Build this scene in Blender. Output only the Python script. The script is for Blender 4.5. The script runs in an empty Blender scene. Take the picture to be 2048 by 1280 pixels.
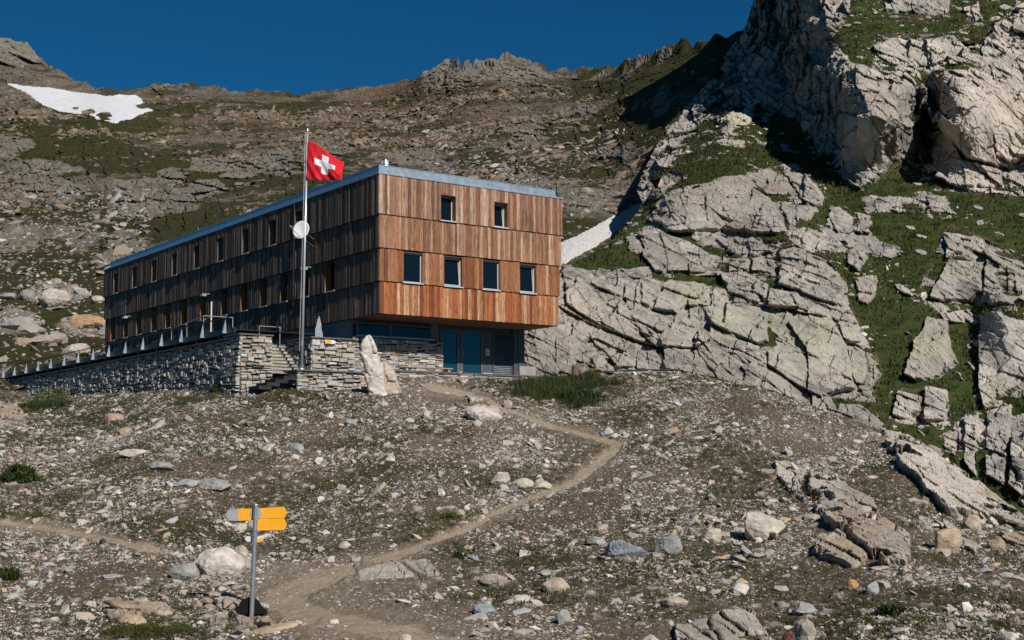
import bpy, math, random
import numpy as np
from mathutils import Vector, Matrix

# ------------------------------------------------------------------ camera, world, sun
sc = bpy.context.scene
COL = sc.collection
FPX, PITCH, ROLL = 2690.2, .1083, -.0054
cam_d = bpy.data.cameras.new('camera'); cam = bpy.data.objects.new('camera', cam_d); COL.objects.link(cam)
cam_d.sensor_width = 36; cam_d.sensor_fit = 'HORIZONTAL'
cam_d.lens = 36 * FPX / 2048; cam_d.clip_start = .5; cam_d.clip_end = 5000
_cp, _sp, _cr, _sr = math.cos(PITCH), math.sin(PITCH), math.cos(ROLL), math.sin(ROLL)
_fw = Vector((0, _cp, _sp)); _up0 = Vector((0, -_sp, _cp)); _rt0 = Vector((1, 0, 0))
_rt = _rt0 * _cr + _up0 * _sr; _up = -_rt0 * _sr + _up0 * _cr
cam.matrix_world = Matrix((( _rt.x, _up.x, -_fw.x, 0), (_rt.y, _up.y, -_fw.y, 0), (_rt.z, _up.z, -_fw.z, 0), (0, 0, 0, 1)))
sc.camera = cam
SUN_AZ, SUN_EL = math.radians(148.5), math.radians(36)
world = bpy.data.worlds.new('World'); sc.world = world; world.use_nodes = True
wn = world.node_tree
bg = wn.nodes['Background']
sky = wn.nodes.new('ShaderNodeTexSky'); sky.sky_type = 'NISHITA'; sky.sun_disc = False
sky.sun_elevation = SUN_EL; sky.sun_rotation = SUN_AZ
sky.altitude = 2500; sky.air_density = .9; sky.dust_density = 0.0; sky.ozone_density = 3.0
pol = wn.nodes.new('ShaderNodeMix'); pol.data_type = 'RGBA'; pol.blend_type = 'MULTIPLY'
pol.inputs[0].default_value = 1; pol.inputs[7].default_value = (.11, .74, 1.03, 1)   # polarised, deep blue high-altitude sky
wn.links.new(sky.outputs[0], pol.inputs[6]); wn.links.new(pol.outputs[2], bg.inputs[0])
bg.inputs[1].default_value = .042
sd = bpy.data.lights.new('sun', 'SUN'); sun = bpy.data.objects.new('sun', sd); COL.objects.link(sun)
sd.energy = 4.3; sd.angle = math.radians(.53); sd.color = (1, .95, .87)
SV = Vector((math.sin(SUN_AZ) * math.cos(SUN_EL), math.cos(SUN_AZ) * math.cos(SUN_EL), math.sin(SUN_EL)))
sun.rotation_euler = SV.to_track_quat('Z', 'Y').to_euler()
sc.view_settings.view_transform = 'Standard'; sc.view_settings.look = 'None'
sc.view_settings.exposure = 0.22; sc.view_settings.gamma = 1
sc.cycles.max_bounces = 5

# ------------------------------------------------------------------ numpy helpers
rng = np.random.RandomState(7)
def ray(u, v):
    a = (u - 1024) / FPX; b = (640 - v) / FPX
    x = a * _cr - b * _sr; w = a * _sr + b * _cr
    return np.stack([x + 0 * w, _cp - w * _sp, _sp + w * _cp], -1)
def at(u, v, Y):
    r = ray(np.asarray(u, float), np.asarray(v, float))
    return r * (np.asarray(Y, float) / r[..., 1])[..., None]
def onplane(u, v, P0, n):
    r = ray(float(u), float(v)); return r * (np.dot(P0, n) / np.dot(r, n))
def h3(i, j, k, s=0):
    n = (i.astype(np.int64) * 374761393 + j.astype(np.int64) * 668265263 + k.astype(np.int64) * 2147483647 + s * 1274126177) & 0xffffffff
    n = ((n ^ (n >> 13)) * 1274126177) & 0xffffffff
    n = ((n ^ (n >> 15)) * 2246822519) & 0xffffffff
    n = n ^ (n >> 16)
    return (n & 0xffffff) / float(0xffffff)
def vn3(x, y, z, s=0):
    xi, yi, zi = np.floor(x), np.floor(y), np.floor(z)
    fx, fy, fz = x - xi, y - yi, z - zi
    fx, fy, fz = [t * t * t * (t * (t * 6 - 15) + 10) for t in (fx, fy, fz)]
    r = 0
    for a in (0, 1):
        for b in (0, 1):
            for c in (0, 1):
                r = r + (fx if a else 1 - fx) * (fy if b else 1 - fy) * (fz if c else 1 - fz) * h3(xi + a, yi + b, zi + c, s)
    return r * 2 - 1
def fbm(P, sc_, oc=4, s=0, gain=.5, ridge=False):
    r = 0; a = 1; f = 1. / sc_; t = 0
    for o in range(oc):
        n = vn3(P[..., 0] * f + 13.7 * o, P[..., 1] * f + 3.1 * o, P[..., 2] * f - 7.9 * o, s + o)
        if ridge: n = 1 - 2 * np.abs(n)
        r = r + a * n; t += a; a *= gain; f *= 2.03
    return r / t
def vor2(x, y, s=0, jit=.9):
    xi, yi = np.floor(x), np.floor(y)
    F1 = np.full(x.shape, 9.); F2 = np.full(x.shape, 9.); C = np.zeros(x.shape); D = np.zeros(x.shape); E = np.zeros(x.shape)
    for a in (-1, 0, 1):
        for b in (-1, 0, 1):
            cx, cy = xi + a, yi + b
            hx = h3(cx, cy, cx * 0 + 1, s); hy = h3(cx, cy, cx * 0 + 2, s); hc = h3(cx, cy, cx * 0 + 3, s)
            px = cx + .5 + (hx - .5) * jit; py = cy + .5 + (hy - .5) * jit
            d = np.hypot(x - px, y - py)
            new = d < F1
            F2 = np.where(new, F1, np.minimum(F2, d)); F1 = np.where(new, d, F1)
            C = np.where(new, hc, C); D = np.where(new, x - px, D); E = np.where(new, y - py, E)
    # D: height of a flat facet tilted at random inside each cell
    return F1, F2, C, D * (((C * 7.13) % 1) * 2 - 1) + E * (((C * 13.7) % 1) * 2 - 1)
def sstep(a, b, x):
    t = np.clip((x - a) / (b - a), 0, 1); return t * t * (3 - 2 * t)
def tps(ctrl):
    c = np.array(ctrl, float); X = c[:, :2] / 500.; n = len(X)
    def K(r2): return .5 * r2 * np.log(r2 + 1e-12)
    d = ((X[:, None] - X[None]) ** 2).sum(-1)
    A = np.zeros((n + 3, n + 3)); A[:n, :n] = K(d) + np.eye(n) * 1e-4
    A[:n, n] = 1; A[:n, n + 1:] = X; A[n, :n] = 1; A[n + 1:, :n] = X.T
    w = np.linalg.solve(A, np.concatenate([np.log(c[:, 2]), np.zeros(3)]))
    def f(u, v):
        u = np.asarray(u, float) / 500; v = np.asarray(v, float) / 500
        r = w[n] + w[n + 1] * u + w[n + 2] * v
        for i in range(n): r = r + w[i] * K((u - X[i, 0]) ** 2 + (v - X[i, 1]) ** 2)
        return np.exp(r)
    return f
def poly_sdf(u, v, pts):
    n = len(pts); d = np.full(u.shape, 1e9); ins = np.zeros(u.shape, bool)
    for i in range(n):
        x0, y0 = pts[i]; x1, y1 = pts[(i + 1) % n]; ex, ey = x1 - x0, y1 - y0
        t = np.clip(((u - x0) * ex + (v - y0) * ey) / (ex * ex + ey * ey + 1e-9), 0, 1)
        d = np.minimum(d, np.hypot(u - x0 - t * ex, v - y0 - t * ey))
        c = ((y0 > v) != (y1 > v)) & (u < (x1 - x0) * (v - y0) / (y1 - y0 + 1e-12) + x0)
        ins ^= c
    return np.where(ins, d, -d)
def P_(s): return [tuple(map(float, q.split(','))) for q in s.split()]
def normals(P):
    du = np.gradient(P, axis=1); dv = np.gradient(P, axis=0)
    n = np.cross(du, dv); n /= np.linalg.norm(n, axis=-1, keepdims=True) + 1e-12
    s = np.sign((n * -P).sum(-1, keepdims=True)); return n * np.where(s == 0, 1, s)

def mk(name, V, F, mats, attrs=None, midx=None, smooth=False, parent=None, link=True):
    """V (n,3), F (m,k) array -> mesh object"""
    me = bpy.data.meshes.new(name)
    V = np.ascontiguousarray(V, np.float32); F = np.ascontiguousarray(F, np.int32)
    m, k = F.shape
    me.vertices.add(len(V)); me.vertices.foreach_set('co', V.ravel())
    me.loops.add(m * k); me.loops.foreach_set('vertex_index', F.ravel())
    me.polygons.add(m); me.polygons.foreach_set('loop_start', np.arange(0, m * k, k, dtype=np.int32))
    try: me.polygons.foreach_set('loop_total', np.full(m, k, np.int32))
    except Exception: pass
    if midx is not None: me.polygons.foreach_set('material_index', np.asarray(midx, np.int32))
    me.polygons.foreach_set('use_smooth', np.full(m, bool(smooth)))
    for an, av in (attrs or {}).items():
        av = np.asarray(av, np.float32)
        if av.ndim == 1:
            a = me.attributes.new(an, 'FLOAT', 'POINT'); a.data.foreach_set('value', av)
        else:
            a = me.attributes.new(an, 'FLOAT_COLOR', 'POINT')
            if av.shape[1] == 3: av = np.concatenate([av, np.ones((len(av), 1), np.float32)], 1)
            a.data.foreach_set('color', np.ascontiguousarray(av).ravel())
    me.update(calc_edges=True); me.validate()
    for mt in (mats if isinstance(mats, (list, tuple)) else [mats]): me.materials.append(mt)
    o = bpy.data.objects.new(name, me)
    if link: COL.objects.link(o)
    if parent: o.parent = parent
    return o
def tag(o, label=None, cat=None, group=None, kind=None):
    if label: o['label'] = label
    if cat: o['category'] = cat
    if group: o['group'] = group
    if kind: o['kind'] = kind
    return o
def empty(name, loc=(0, 0, 0), label=None, cat=None, group=None):
    o = bpy.data.objects.new(name, None); COL.objects.link(o); o.location = loc
    o.empty_display_size = .3
    return tag(o, label, cat, group)
def compact(V, F, at):
    used = np.unique(F); mp = np.full(len(V), -1, np.int64); mp[used] = np.arange(len(used))
    return V[used], mp[F], {k: a[used] for k, a in at.items()}

# ------------------------------------------------------------------ materials
def newmat(name):
    m = bpy.data.materials.new(name); m.use_nodes = True
    return m, m.node_tree, m.node_tree.nodes['Principled BSDF']
def N(nt, t, **k):
    n = nt.nodes.new(t)
    for a, b in k.items(): setattr(n, a, b)
    return n
def noise(nt, scale, detail=4, rough=.55, vec=None, dist=0):
    n = N(nt, 'ShaderNodeTexNoise'); n.inputs['Scale'].default_value = scale; n.inputs['Detail'].default_value = detail
    n.inputs['Roughness'].default_value = rough; n.inputs['Distortion'].default_value = dist
    if vec is not None: nt.links.new(vec, n.inputs['Vector'])
    return n.outputs['Fac']
def ramp(nt, fac, stops):
    r = N(nt, 'ShaderNodeValToRGB'); e = r.color_ramp.elements
    while len(e) < len(stops): e.new(.5)
    for i, (p, c) in enumerate(stops):
        e[i].position = p; e[i].color = (*(c if isinstance(c, tuple) else (c, c, c)), 1)
    nt.links.new(fac, r.inputs[0]); return r.outputs[0]
def mixc(nt, f, a, b, mode='MIX'):
    m = N(nt, 'ShaderNodeMix', data_type='RGBA', blend_type=mode)
    for s, v in ((0, f), (6, a), (7, b)):
        if isinstance(v, bpy.types.NodeSocket): nt.links.new(v, m.inputs[s])
        else: m.inputs[s].default_value = v if s == 0 else (*v, 1) if len(v) == 3 else v
    return m.outputs[2]
def mth(nt, op, a, b=0.0, clamp=False):
    m = N(nt, 'ShaderNodeMath', operation=op, use_clamp=clamp)
    for s, v in ((0, a), (1, b)):
        if isinstance(v, bpy.types.NodeSocket): nt.links.new(v, m.inputs[s])
        else: m.inputs[s].default_value = v
    return m.outputs[0]
def objvec(nt, scale=(1, 1, 1), rot=(0, 0, 0)):
    t = N(nt, 'ShaderNodeNewGeometry'); mp = N(nt, 'ShaderNodeMapping')
    mp.inputs['Scale'].default_value = scale; mp.inputs['Rotation'].default_value = rot
    nt.links.new(t.outputs['Position'], mp.inputs[0]); return mp.outputs[0]
def localvec(nt, scale=(1, 1, 1), rot=(0, 0, 0)):
    t = N(nt, 'ShaderNodeTexCoord'); mp = N(nt, 'ShaderNodeMapping')
    mp.inputs['Scale'].default_value = scale; mp.inputs['Rotation'].default_value = rot
    nt.links.new(t.outputs['Object'], mp.inputs[0]); return mp.outputs[0]
def bump(nt, b, h, strength=.5, dist=.05):
    n = N(nt, 'ShaderNodeBump'); n.inputs['Strength'].default_value = strength; n.inputs['Distance'].default_value = dist
    nt.links.new(h, n.inputs['Height']); nt.links.new(n.outputs[0], b.inputs['Normal'])

def terrain_mat(name, rockA, rockB, rust, grassA, grassB, soil, fs=1.0, bmp=.6):
    """zone: R grass, G rust, B soil and painted crack shade ; tone: per block brightness"""
    m, nt, b = newmat(name)
    z = N(nt, 'ShaderNodeAttribute', attribute_name='zone'); sp = N(nt, 'ShaderNodeSeparateColor'); nt.links.new(z.outputs[0], sp.inputs[0])
    tn = N(nt, 'ShaderNodeAttribute', attribute_name='tone').outputs['Fac']; du = N(nt, 'ShaderNodeAttribute', attribute_name='dust').outputs['Fac']
    v = objvec(nt)
    n1 = noise(nt, .35 * fs, 5, .6, v); n2 = noise(nt, 2.6 * fs, 6, .65, v); n3 = noise(nt, 11 * fs, 4, .7, v)
    sv = objvec(nt, (2.2 * fs, .8 * fs, .7 * fs), (0, math.radians(-35), 0)); n4 = noise(nt, 1.6, 5, .7, sv)
    rock = mixc(nt, ramp(nt, n1, [(.35, 0.), (.65, 1.)]), rockA, rockB)
    rock = mixc(nt, 1.0, rock, ramp(nt, n4, [(.3, .62), (.5, 1.), (.72, 1.22)]), 'MULTIPLY')
    rock = mixc(nt, 1.0, rock, ramp(nt, n3, [(.25, .68), (.5, 1.), (.8, 1.2)]), 'MULTIPLY')
    if fs == 1.0:   # dark water and lichen stains running down the faces
        rock = mixc(nt, ramp(nt, noise(nt, 1.0, 5, .65, objvec(nt, (.55, .5, .13)), .8), [(.52, 0.), (.68, .75)]), rock, (.12, .115, .105))
    rock = mixc(nt, mth(nt, 'MULTIPLY', sp.outputs[1], ramp(nt, n2, [(.35, .25), (.65, 1.)])), rock, rust)
    if fs == 1.0: rock = mixc(nt, mth(nt, 'MULTIPLY', du, ramp(nt, n2, [(.4, 0.), (.6, .75)])), rock, (.35, .37, .20))
    rock = mixc(nt, 1.0, rock, ramp(nt, tn, [(0, .62), (1, 1.28)]), 'MULTIPLY')
    gr = mixc(nt, ramp(nt, n2, [(.35, 0.), (.62, 1.)]), grassA, grassB)
    gr = mixc(nt, ramp(nt, noise(nt, .8 * fs, 4, .6, v), [(.52, 0.), (.7, .6)]), gr, (.085, .062, .028))
    gr = mixc(nt, 1.0, gr, ramp(nt, n3, [(.3, .5), (.7, 1.5)]), 'MULTIPLY')
    so = mixc(nt, 1.0, mixc(nt, mth(nt, 'MULTIPLY', du, ramp(nt, n2, [(.3, .55), (.6, 1.)])), soil, (.225, .178, .13)), ramp(nt, n3, [(.3, .6), (.7, 1.4)]), 'MULTIPLY'); so = mixc(nt, 1.0, so, ramp(nt, tn, [(0, .7), (.5, .95), (1, 1.5)]), 'MULTIPLY')
    if fs > 2:   # fine gravel set in the soil
        vo = N(nt, 'ShaderNodeTexVoronoi'); vo.inputs['Scale'].default_value = 13; nt.links.new(v, vo.inputs['Vector']); sc2 = N(nt, 'ShaderNodeSeparateColor'); nt.links.new(vo.outputs['Color'], sc2.inputs[0])
        gv = mth(nt, 'MULTIPLY', ramp(nt, sc2.outputs[0], [(.62, 0.), (.66, 1.)]), ramp(nt, vo.outputs['Distance'], [(.28, 1.), (.42, 0.)]))
        so = mixc(nt, mth(nt, 'MULTIPLY', gv, .85), so, mixc(nt, sc2.outputs[1], (.24, .20, .16), (.46, .41, .35)))
    gf = mth(nt, 'ADD', sp.outputs[0], mth(nt, 'MULTIPLY', mth(nt, 'SUBTRACT', n3, .5), .9))
    gf = ramp(nt, gf, [(.42, 0.), (.56, 1.)])
    sf = mth(nt, 'ADD', sp.outputs[2], mth(nt, 'MULTIPLY', mth(nt, 'SUBTRACT', n2, .5), .7))
    sf = ramp(nt, sf, [(.4, 0.), (.6, 1.)])
    c = mixc(nt, sf, rock, so); c = mixc(nt, gf, c, gr)
    nt.links.new(c, b.inputs['Base Color']); b.inputs['Roughness'].default_value = .93
    b.inputs['Specular IOR Level'].default_value = .15
    hh = mth(nt, 'ADD', mth(nt, 'MULTIPLY', n3, .6), mth(nt, 'ADD', n4, n2))
    bump(nt, b, hh, bmp, .12 / fs)
    return m
M_cliff = terrain_mat('granite_cliff', (.44, .395, .345), (.33, .315, .29), (.38, .24, .15), (.024, .042, .007), (.044, .052, .014), (.075, .055, .035), 1.0)
M_far = terrain_mat('mountain_rock', (.21, .185, .15), (.155, .145, .118), (.165, .088, .046), (.034, .042, .010), (.055, .050, .018), (.085, .062, .042), .3, 1.4)
M_mound = terrain_mat('stony_ground', (.42, .37, .31), (.34, .305, .265), (.34, .235, .15), (.035, .037, .014), (.075, .060, .030), (.112, .085, .060), 2.6, .7)

def simple(name, col, rough=.6, metal=0, spec=.5, nz=None):
    m, nt, b = newmat(name); b.inputs['Roughness'].default_value = rough; b.inputs['Metallic'].default_value = metal
    b.inputs['Specular IOR Level'].default_value = spec
    if nz:
        v = localvec(nt); n = noise(nt, nz[0], 5, .6, v)
        c = mixc(nt, 1.0, (*col, 1), ramp(nt, n, [(.25, 1 - nz[1]), (.75, 1 + nz[1])]), 'MULTIPLY')
        nt.links.new(c, b.inputs['Base Color'])
        rr = ramp(nt, n, [(0, max(0, rough - .12)), (1, min(1, rough + .12))]); nt.links.new(rr, b.inputs['Roughness'])
    else: b.inputs['Base Color'].default_value = (*col, 1)
    return m
def attr_mat(name, rough=.85, grain=(1, 1, 1), lo=.7, hi=1.25, scale=6, bmp=.3, spec=.2, extra=None):
    m, nt, b = newmat(name)
    a = N(nt, 'ShaderNodeAttribute', attribute_name='col').outputs[0]
    v = localvec(nt, grain); n = noise(nt, scale, 5, .65, v)
    c = mixc(nt, 1.0, a, ramp(nt, n, [(.25, lo), (.75, hi)]), 'MULTIPLY')
    if extra: c = extra(nt, c)
    nt.links.new(c, b.inputs['Base Color']); b.inputs['Roughness'].default_value = rough; b.inputs['Specular IOR Level'].default_value = spec
    bump(nt, b, n, bmp, .02); return m
def knots(nt, c):
    v = localvec(nt, (3.2, 3.2, 1.5)); vo = N(nt, 'ShaderNodeTexVoronoi'); vo.inputs['Scale'].default_value = 2.3; nt.links.new(v, vo.inputs['Vector'])
    k = ramp(nt, vo.outputs['Distance'], [(.07, (.22, .12, .08)), (.17, (1., 1., 1.))])
    c = mixc(nt, .8, c, k, 'MULTIPLY')
    n = noise(nt, 3, 4, .6, localvec(nt, (6, 6, .6)), 1.5)
    c = mixc(nt, 1.0, c, ramp(nt, n, [(.3, (.5, .4, .34)), (.48, (1., 1., 1.)), (.72, (1.3, 1.36, 1.45))]), 'MULTIPLY')
    n = noise(nt, 2.2, 5, .7, localvec(nt, (9, 9, .45)), .6); n_ = noise(nt, .5, 3, .6, localvec(nt))
    c = mixc(nt, ramp(nt, mth(nt, 'MULTIPLY', n, mth(nt, 'ADD', n_, .5)), [(.5, 0.), (.68, .75)]), c, (.06, .04, .032))
    return c
M_wood = attr_mat('larch_boards', .78, (14, 14, .8), .62, 1.3, 3, .35, .25, knots)
M_stone = attr_mat('masonry_stone', .9, (1, 1, 1), .65, 1.25, 7, .6)
M_rub = attr_mat('scree_stone', .9, (1, 1, 1), .68, 1.2, 9, .4)
M_rock = attr_mat('boulder_stone', .9, (1, 1, 2.2), .5, 1.25, 3.2, .9)
M_leaf = attr_mat('leaf', .8, (1, 1, 1), .7, 1.3, 3, .0)
M_mortar = simple('dark_joint', (.035, .032, .03), .95)
M_zinc = simple('zinc_sheet', (.36, .42, .48), .42, .55, .5, (3, .18))
M_frdark = simple('dark_window_metal', (.13, .13, .135), .5, .1, .4, (5, .12))
M_frame = simple('window_metal', (.42, .43, .44), .45, .1, .5, (5, .12))
M_glass = simple('window_glass', (.004, .008, .011), .04, 0, .4)
M_doorglass = simple('door_glass', (.006, .035, .05), .06, 0, .7)
M_dark = simple('dark_steel', (.03, .032, .036), .5, .5, .5, (4, .3))
M_grey = simple('anthracite_panel', (.075, .075, .085), .55, .1, .4, (3, .15))
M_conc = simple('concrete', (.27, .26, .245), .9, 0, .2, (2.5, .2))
M_concd = simple('grey_blue_plaster', (.16, .17, .18), .9, 0, .2, (2.5, .15))  # even grey-blue plaster of the ground floor
M_galv = simple('galvanised_steel', (.42, .45, .47), .38, .75, .5, (20, .2))
M_alu = simple('flagpole_aluminium', (.72, .73, .75), .3, .6)
M_slate = simple('slate_coping', (.10, .10, .105), .75, 0, .3, (6, .3))
M_yel = simple('sign_yellow', (.82, .36, .012), .5, 0, .4, (9, .07))
M_white = simple('painted_white', (.62, .62, .62), .5, 0, .4, (9, .06))
M_signback = simple('sign_grey', (.40, .41, .44), .45, .3, .4, (9, .08))
M_black = simple('matt_black', (.006, .006, .007), .85, 0, .2)
M_red = simple('flag_red', (.58, .014, .022), .7, 0, .2)
M_flagw = simple('flag_white', (.72, .72, .74), .7, 0, .2)
M_bench = simple('bench_timber', (.30, .22, .17), .8, 0, .2, (12, .25))
M_log = simple('log_bark', (.15, .10, .065), .9, 0, .1, (14, .45))
M_soff = simple('soffit_boards', (.17, .10, .06), .8, 0, .2, (6, .25))
def snow_mat():
    m, nt, b = newmat('old_snow')
    n = noise(nt, .35, 6, .65, objvec(nt, (1, 1, 3))); n2 = noise(nt, 1.6, 5, .7, objvec(nt, (1, .4, 3)))
    c = mixc(nt, 1.0, ramp(nt, n, [(.3, (.56, .56, .57)), (.7, (.74, .75, .78))]), ramp(nt, n2, [(.3, .78), (.6, 1.)]), 'MULTIPLY')
    nt.links.new(c, b.inputs['Base Color']); b.inputs['Roughness'].default_value = .75
    bump(nt, b, n2, .35, .3); return m
M_snow = snow_mat()
def dirty_snow_mat():
    m, nt, b = newmat('dirty_snow')
    v = objvec(nt, (2.2, .5, 2.2), (0, 0, math.radians(-20))); n = noise(nt, 2.2, 6, .7, v, .6)
    c = ramp(nt, n, [(.3, (.34, .32, .30)), (.5, (.52, .51, .50)), (.7, (.66, .66, .66))])
    nt.links.new(c, b.inputs['Base Color']); b.inputs['Roughness'].default_value = .8
    bump(nt, b, n, .6, .15); return m
M_dsnow = dirty_snow_mat()

# ------------------------------------------------------------------ depth maps of the three land sheets (photo pixel, photo pixel, metres)
moundY = tps([(-150, 1330, 24), (500, 1330, 23.5), (1024, 1330, 23.5), (2200, 1330, 23), (0, 1230, 29), (502, 1232, 29.5), (1000, 1230, 29), (1600, 1230, 28), (2048, 1230, 27.5),
    (0, 1150, 34), (500, 1140, 35), (1000, 1150, 34), (1500, 1150, 32.5), (2048, 1150, 32), (0, 1050, 40), (500, 1050, 41), (1000, 1050, 40), (1500, 1050, 38.3), (1850, 1050, 37.2), (2200, 1130, 34.5),
    (0, 950, 46.5), (500, 950, 46.5), (1000, 950, 45.8), (1500, 950, 44), (1800, 960, 42), (-150, 850, 60), (0, 850, 59), (300, 850, 54), (600, 850, 52.8), (1000, 850, 52.4), (1500, 850, 50.5),
    (-150, 805, 84), (5, 798, 80), (240, 785, 69), (480, 782, 59.8), (600, 779, 58.0), (740, 790, 57), (860, 770, 59), (950, 760, 62), (1060, 757, 64.5), (1200, 752, 64.2), (1330, 747, 63),
    (1450, 760, 60.5), (1600, 802, 57), (1700, 837, 54), (1780, 864, 51.5), (1900, 935, 47), (2048, 1050, 41), (2200, 1165, 36), (900, 800, 57.0)])
crX = [(-140, 1530), (0, 1508), (60, 1490), (100, 1457), (130, 1440), (160, 1420), (184, 1400), (215, 1372), (250, 1335), (300, 1310), (340, 1290), (380, 1274), (405, 1286), (425, 1276), (460, 1246), (490, 1212), (520, 1160), (545, 1125), (600, 1050), (650, 990), (1200, 960), (1420, 960)]
cliffY = tps([(1030, 760, 71), (1030, 660, 73.5), (1120, 560, 80), (1125, 620, 76), (1200, 700, 71), (1300, 740, 67.5), (1200, 520, 88), (1280, 600, 79), (1400, 660, 74), (1500, 760, 67),
    (1250, 450, 102), (1285, 400, 118), (1330, 400, 106), (1450, 375, 104), (1450, 460, 98), (1560, 440, 96), (1350, 500, 93), (1430, 540, 89), (1560, 520, 89), (1640, 600, 82), (1600, 700, 73), (1650, 800, 67),
    (1620, 380, 107), (1700, 470, 96), (1340, 300, 140), (1400, 240, 160), (1440, 140, 186), (1500, 60, 190), (1520, -100, 194), (1540, 60, 170), (1560, -100, 165), (1500, 140, 168), (1460, 300, 122), (1540, 300, 131), (1590, 236, 143), (1560, 190, 152), (1590, 60, 150), (1612, 60, 141), (1612, -80, 146),
    (1640, 90, 137), (1700, 20, 136), (1650, -100, 146), (1602, 150, 145), (1602, 200, 145), (1640, 200, 133), (1640, 150, 131), (1674, 160, 122), (1674, 220, 121.5), (1676, 290, 120), (1684, 200, 117.5), (1684, 300, 116.5), (1640, 250, 131), (1690, 140, 118.5), (1685, 250, 117), (1690, 360, 114.5), (1640, 300, 128), (1760, 145, 118), (1760, 340, 113), (1832, 250, 117), (1832, 190, 118), (1852, 200, 131), (1850, 250, 128), (1850, 300, 121), (1876, 200, 121), (1876, 250, 119),
    (1885, 160, 117), (1885, 250, 114), (2000, 170, 117.5), (2000, 320, 111.5), (2120, 240, 114), (1800, 60, 131), (1900, 100, 126), (2048, 60, 131), (1900, -60, 150), (2200, -60, 150),
    (1870, 370, 110), (1750, 420, 103), (1900, 430, 102), (2060, 420, 103), (1780, 520, 91), (1900, 540, 89), (2050, 560, 89), (1780, 640, 80), (1860, 690, 77), (1965, 640, 83.5), (2000, 640, 78), (2000, 790, 72.5), (2100, 700, 76),
    (1750, 760, 70), (1800, 840, 65), (1900, 840, 66), (1990, 900, 62), (2060, 900, 61), (1950, 1000, 57), (2100, 1100, 53), (1780, 900, 61), (2200, 900, 61), (2250, 400, 104), (1150, 900, 60), (1700, 960, 56), (2050, 1300, 46), (1700, 1250, 48), (1200, 1200, 52), (2250, 1150, 52)])
skyL = [(-260, 40), (-60, 75), (0, 82), (40, 86), (62, 105), (75, 118), (105, 140), (130, 152), (190, 178), (240, 184), (280, 183), (310, 168), (370, 170), (430, 178), (465, 188), (500, 186), (540, 181), (590, 190), (650, 184), (700, 178),
    (750, 180), (790, 168), (850, 150), (885, 128), (900, 122), (925, 138), (945, 143), (970, 130), (985, 133), (1010, 124), (1040, 122), (1070, 133), (1098, 146), (1130, 141), (1200, 146), (1250, 142), (1300, 122), (1360, 104), (1400, 94), (1450, 84), (1500, 70), (1600, 50), (1700, 40)]
farY = tps([(-250, 830, 76), (0, 830, 78), (210, 830, 84), (-250, 760, 92), (0, 755, 93), (200, 720, 106), (0, 660, 118), (200, 640, 128), (-200, 600, 140), (0, 560, 150), (200, 520, 165), (0, 450, 200), (150, 450, 195), (300, 440, 190),
    (-200, 340, 270), (0, 330, 275), (150, 330, 270), (300, 330, 260), (60, 240, 350), (200, 250, 345), (0, 165, 440), (-250, 100, 470), (0, 80, 490), (150, 190, 430), (300, 210, 410), (300, 172, 440), (600, 190, 430), (600, 260, 330),
    (500, 360, 225), (500, 460, 160), (700, 320, 240), (700, 400, 180), (800, 240, 340), (900, 130, 400), (750, 180, 430), (950, 300, 240), (1000, 370, 185), (1050, 210, 310), (1040, 125, 390), (1100, 150, 370), (1200, 148, 360),
    (1150, 260, 250), (1200, 330, 190), (1150, 400, 150), (1120, 520, 112), (1200, 460, 128), (1285, 403, 150), (1260, 350, 165), (1350, 250, 176), (1350, 110, 300), (1450, 80, 265), (1420, 180, 205), (1330, 300, 160), (1600, 50, 270), (1700, 200, 210),
    (400, 800, 105), (700, 800, 108), (1100, 800, 100), (400, 620, 125), (700, 560, 125), (1000, 560, 115), (1400, 500, 140), (1600, 700, 120)])
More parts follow.
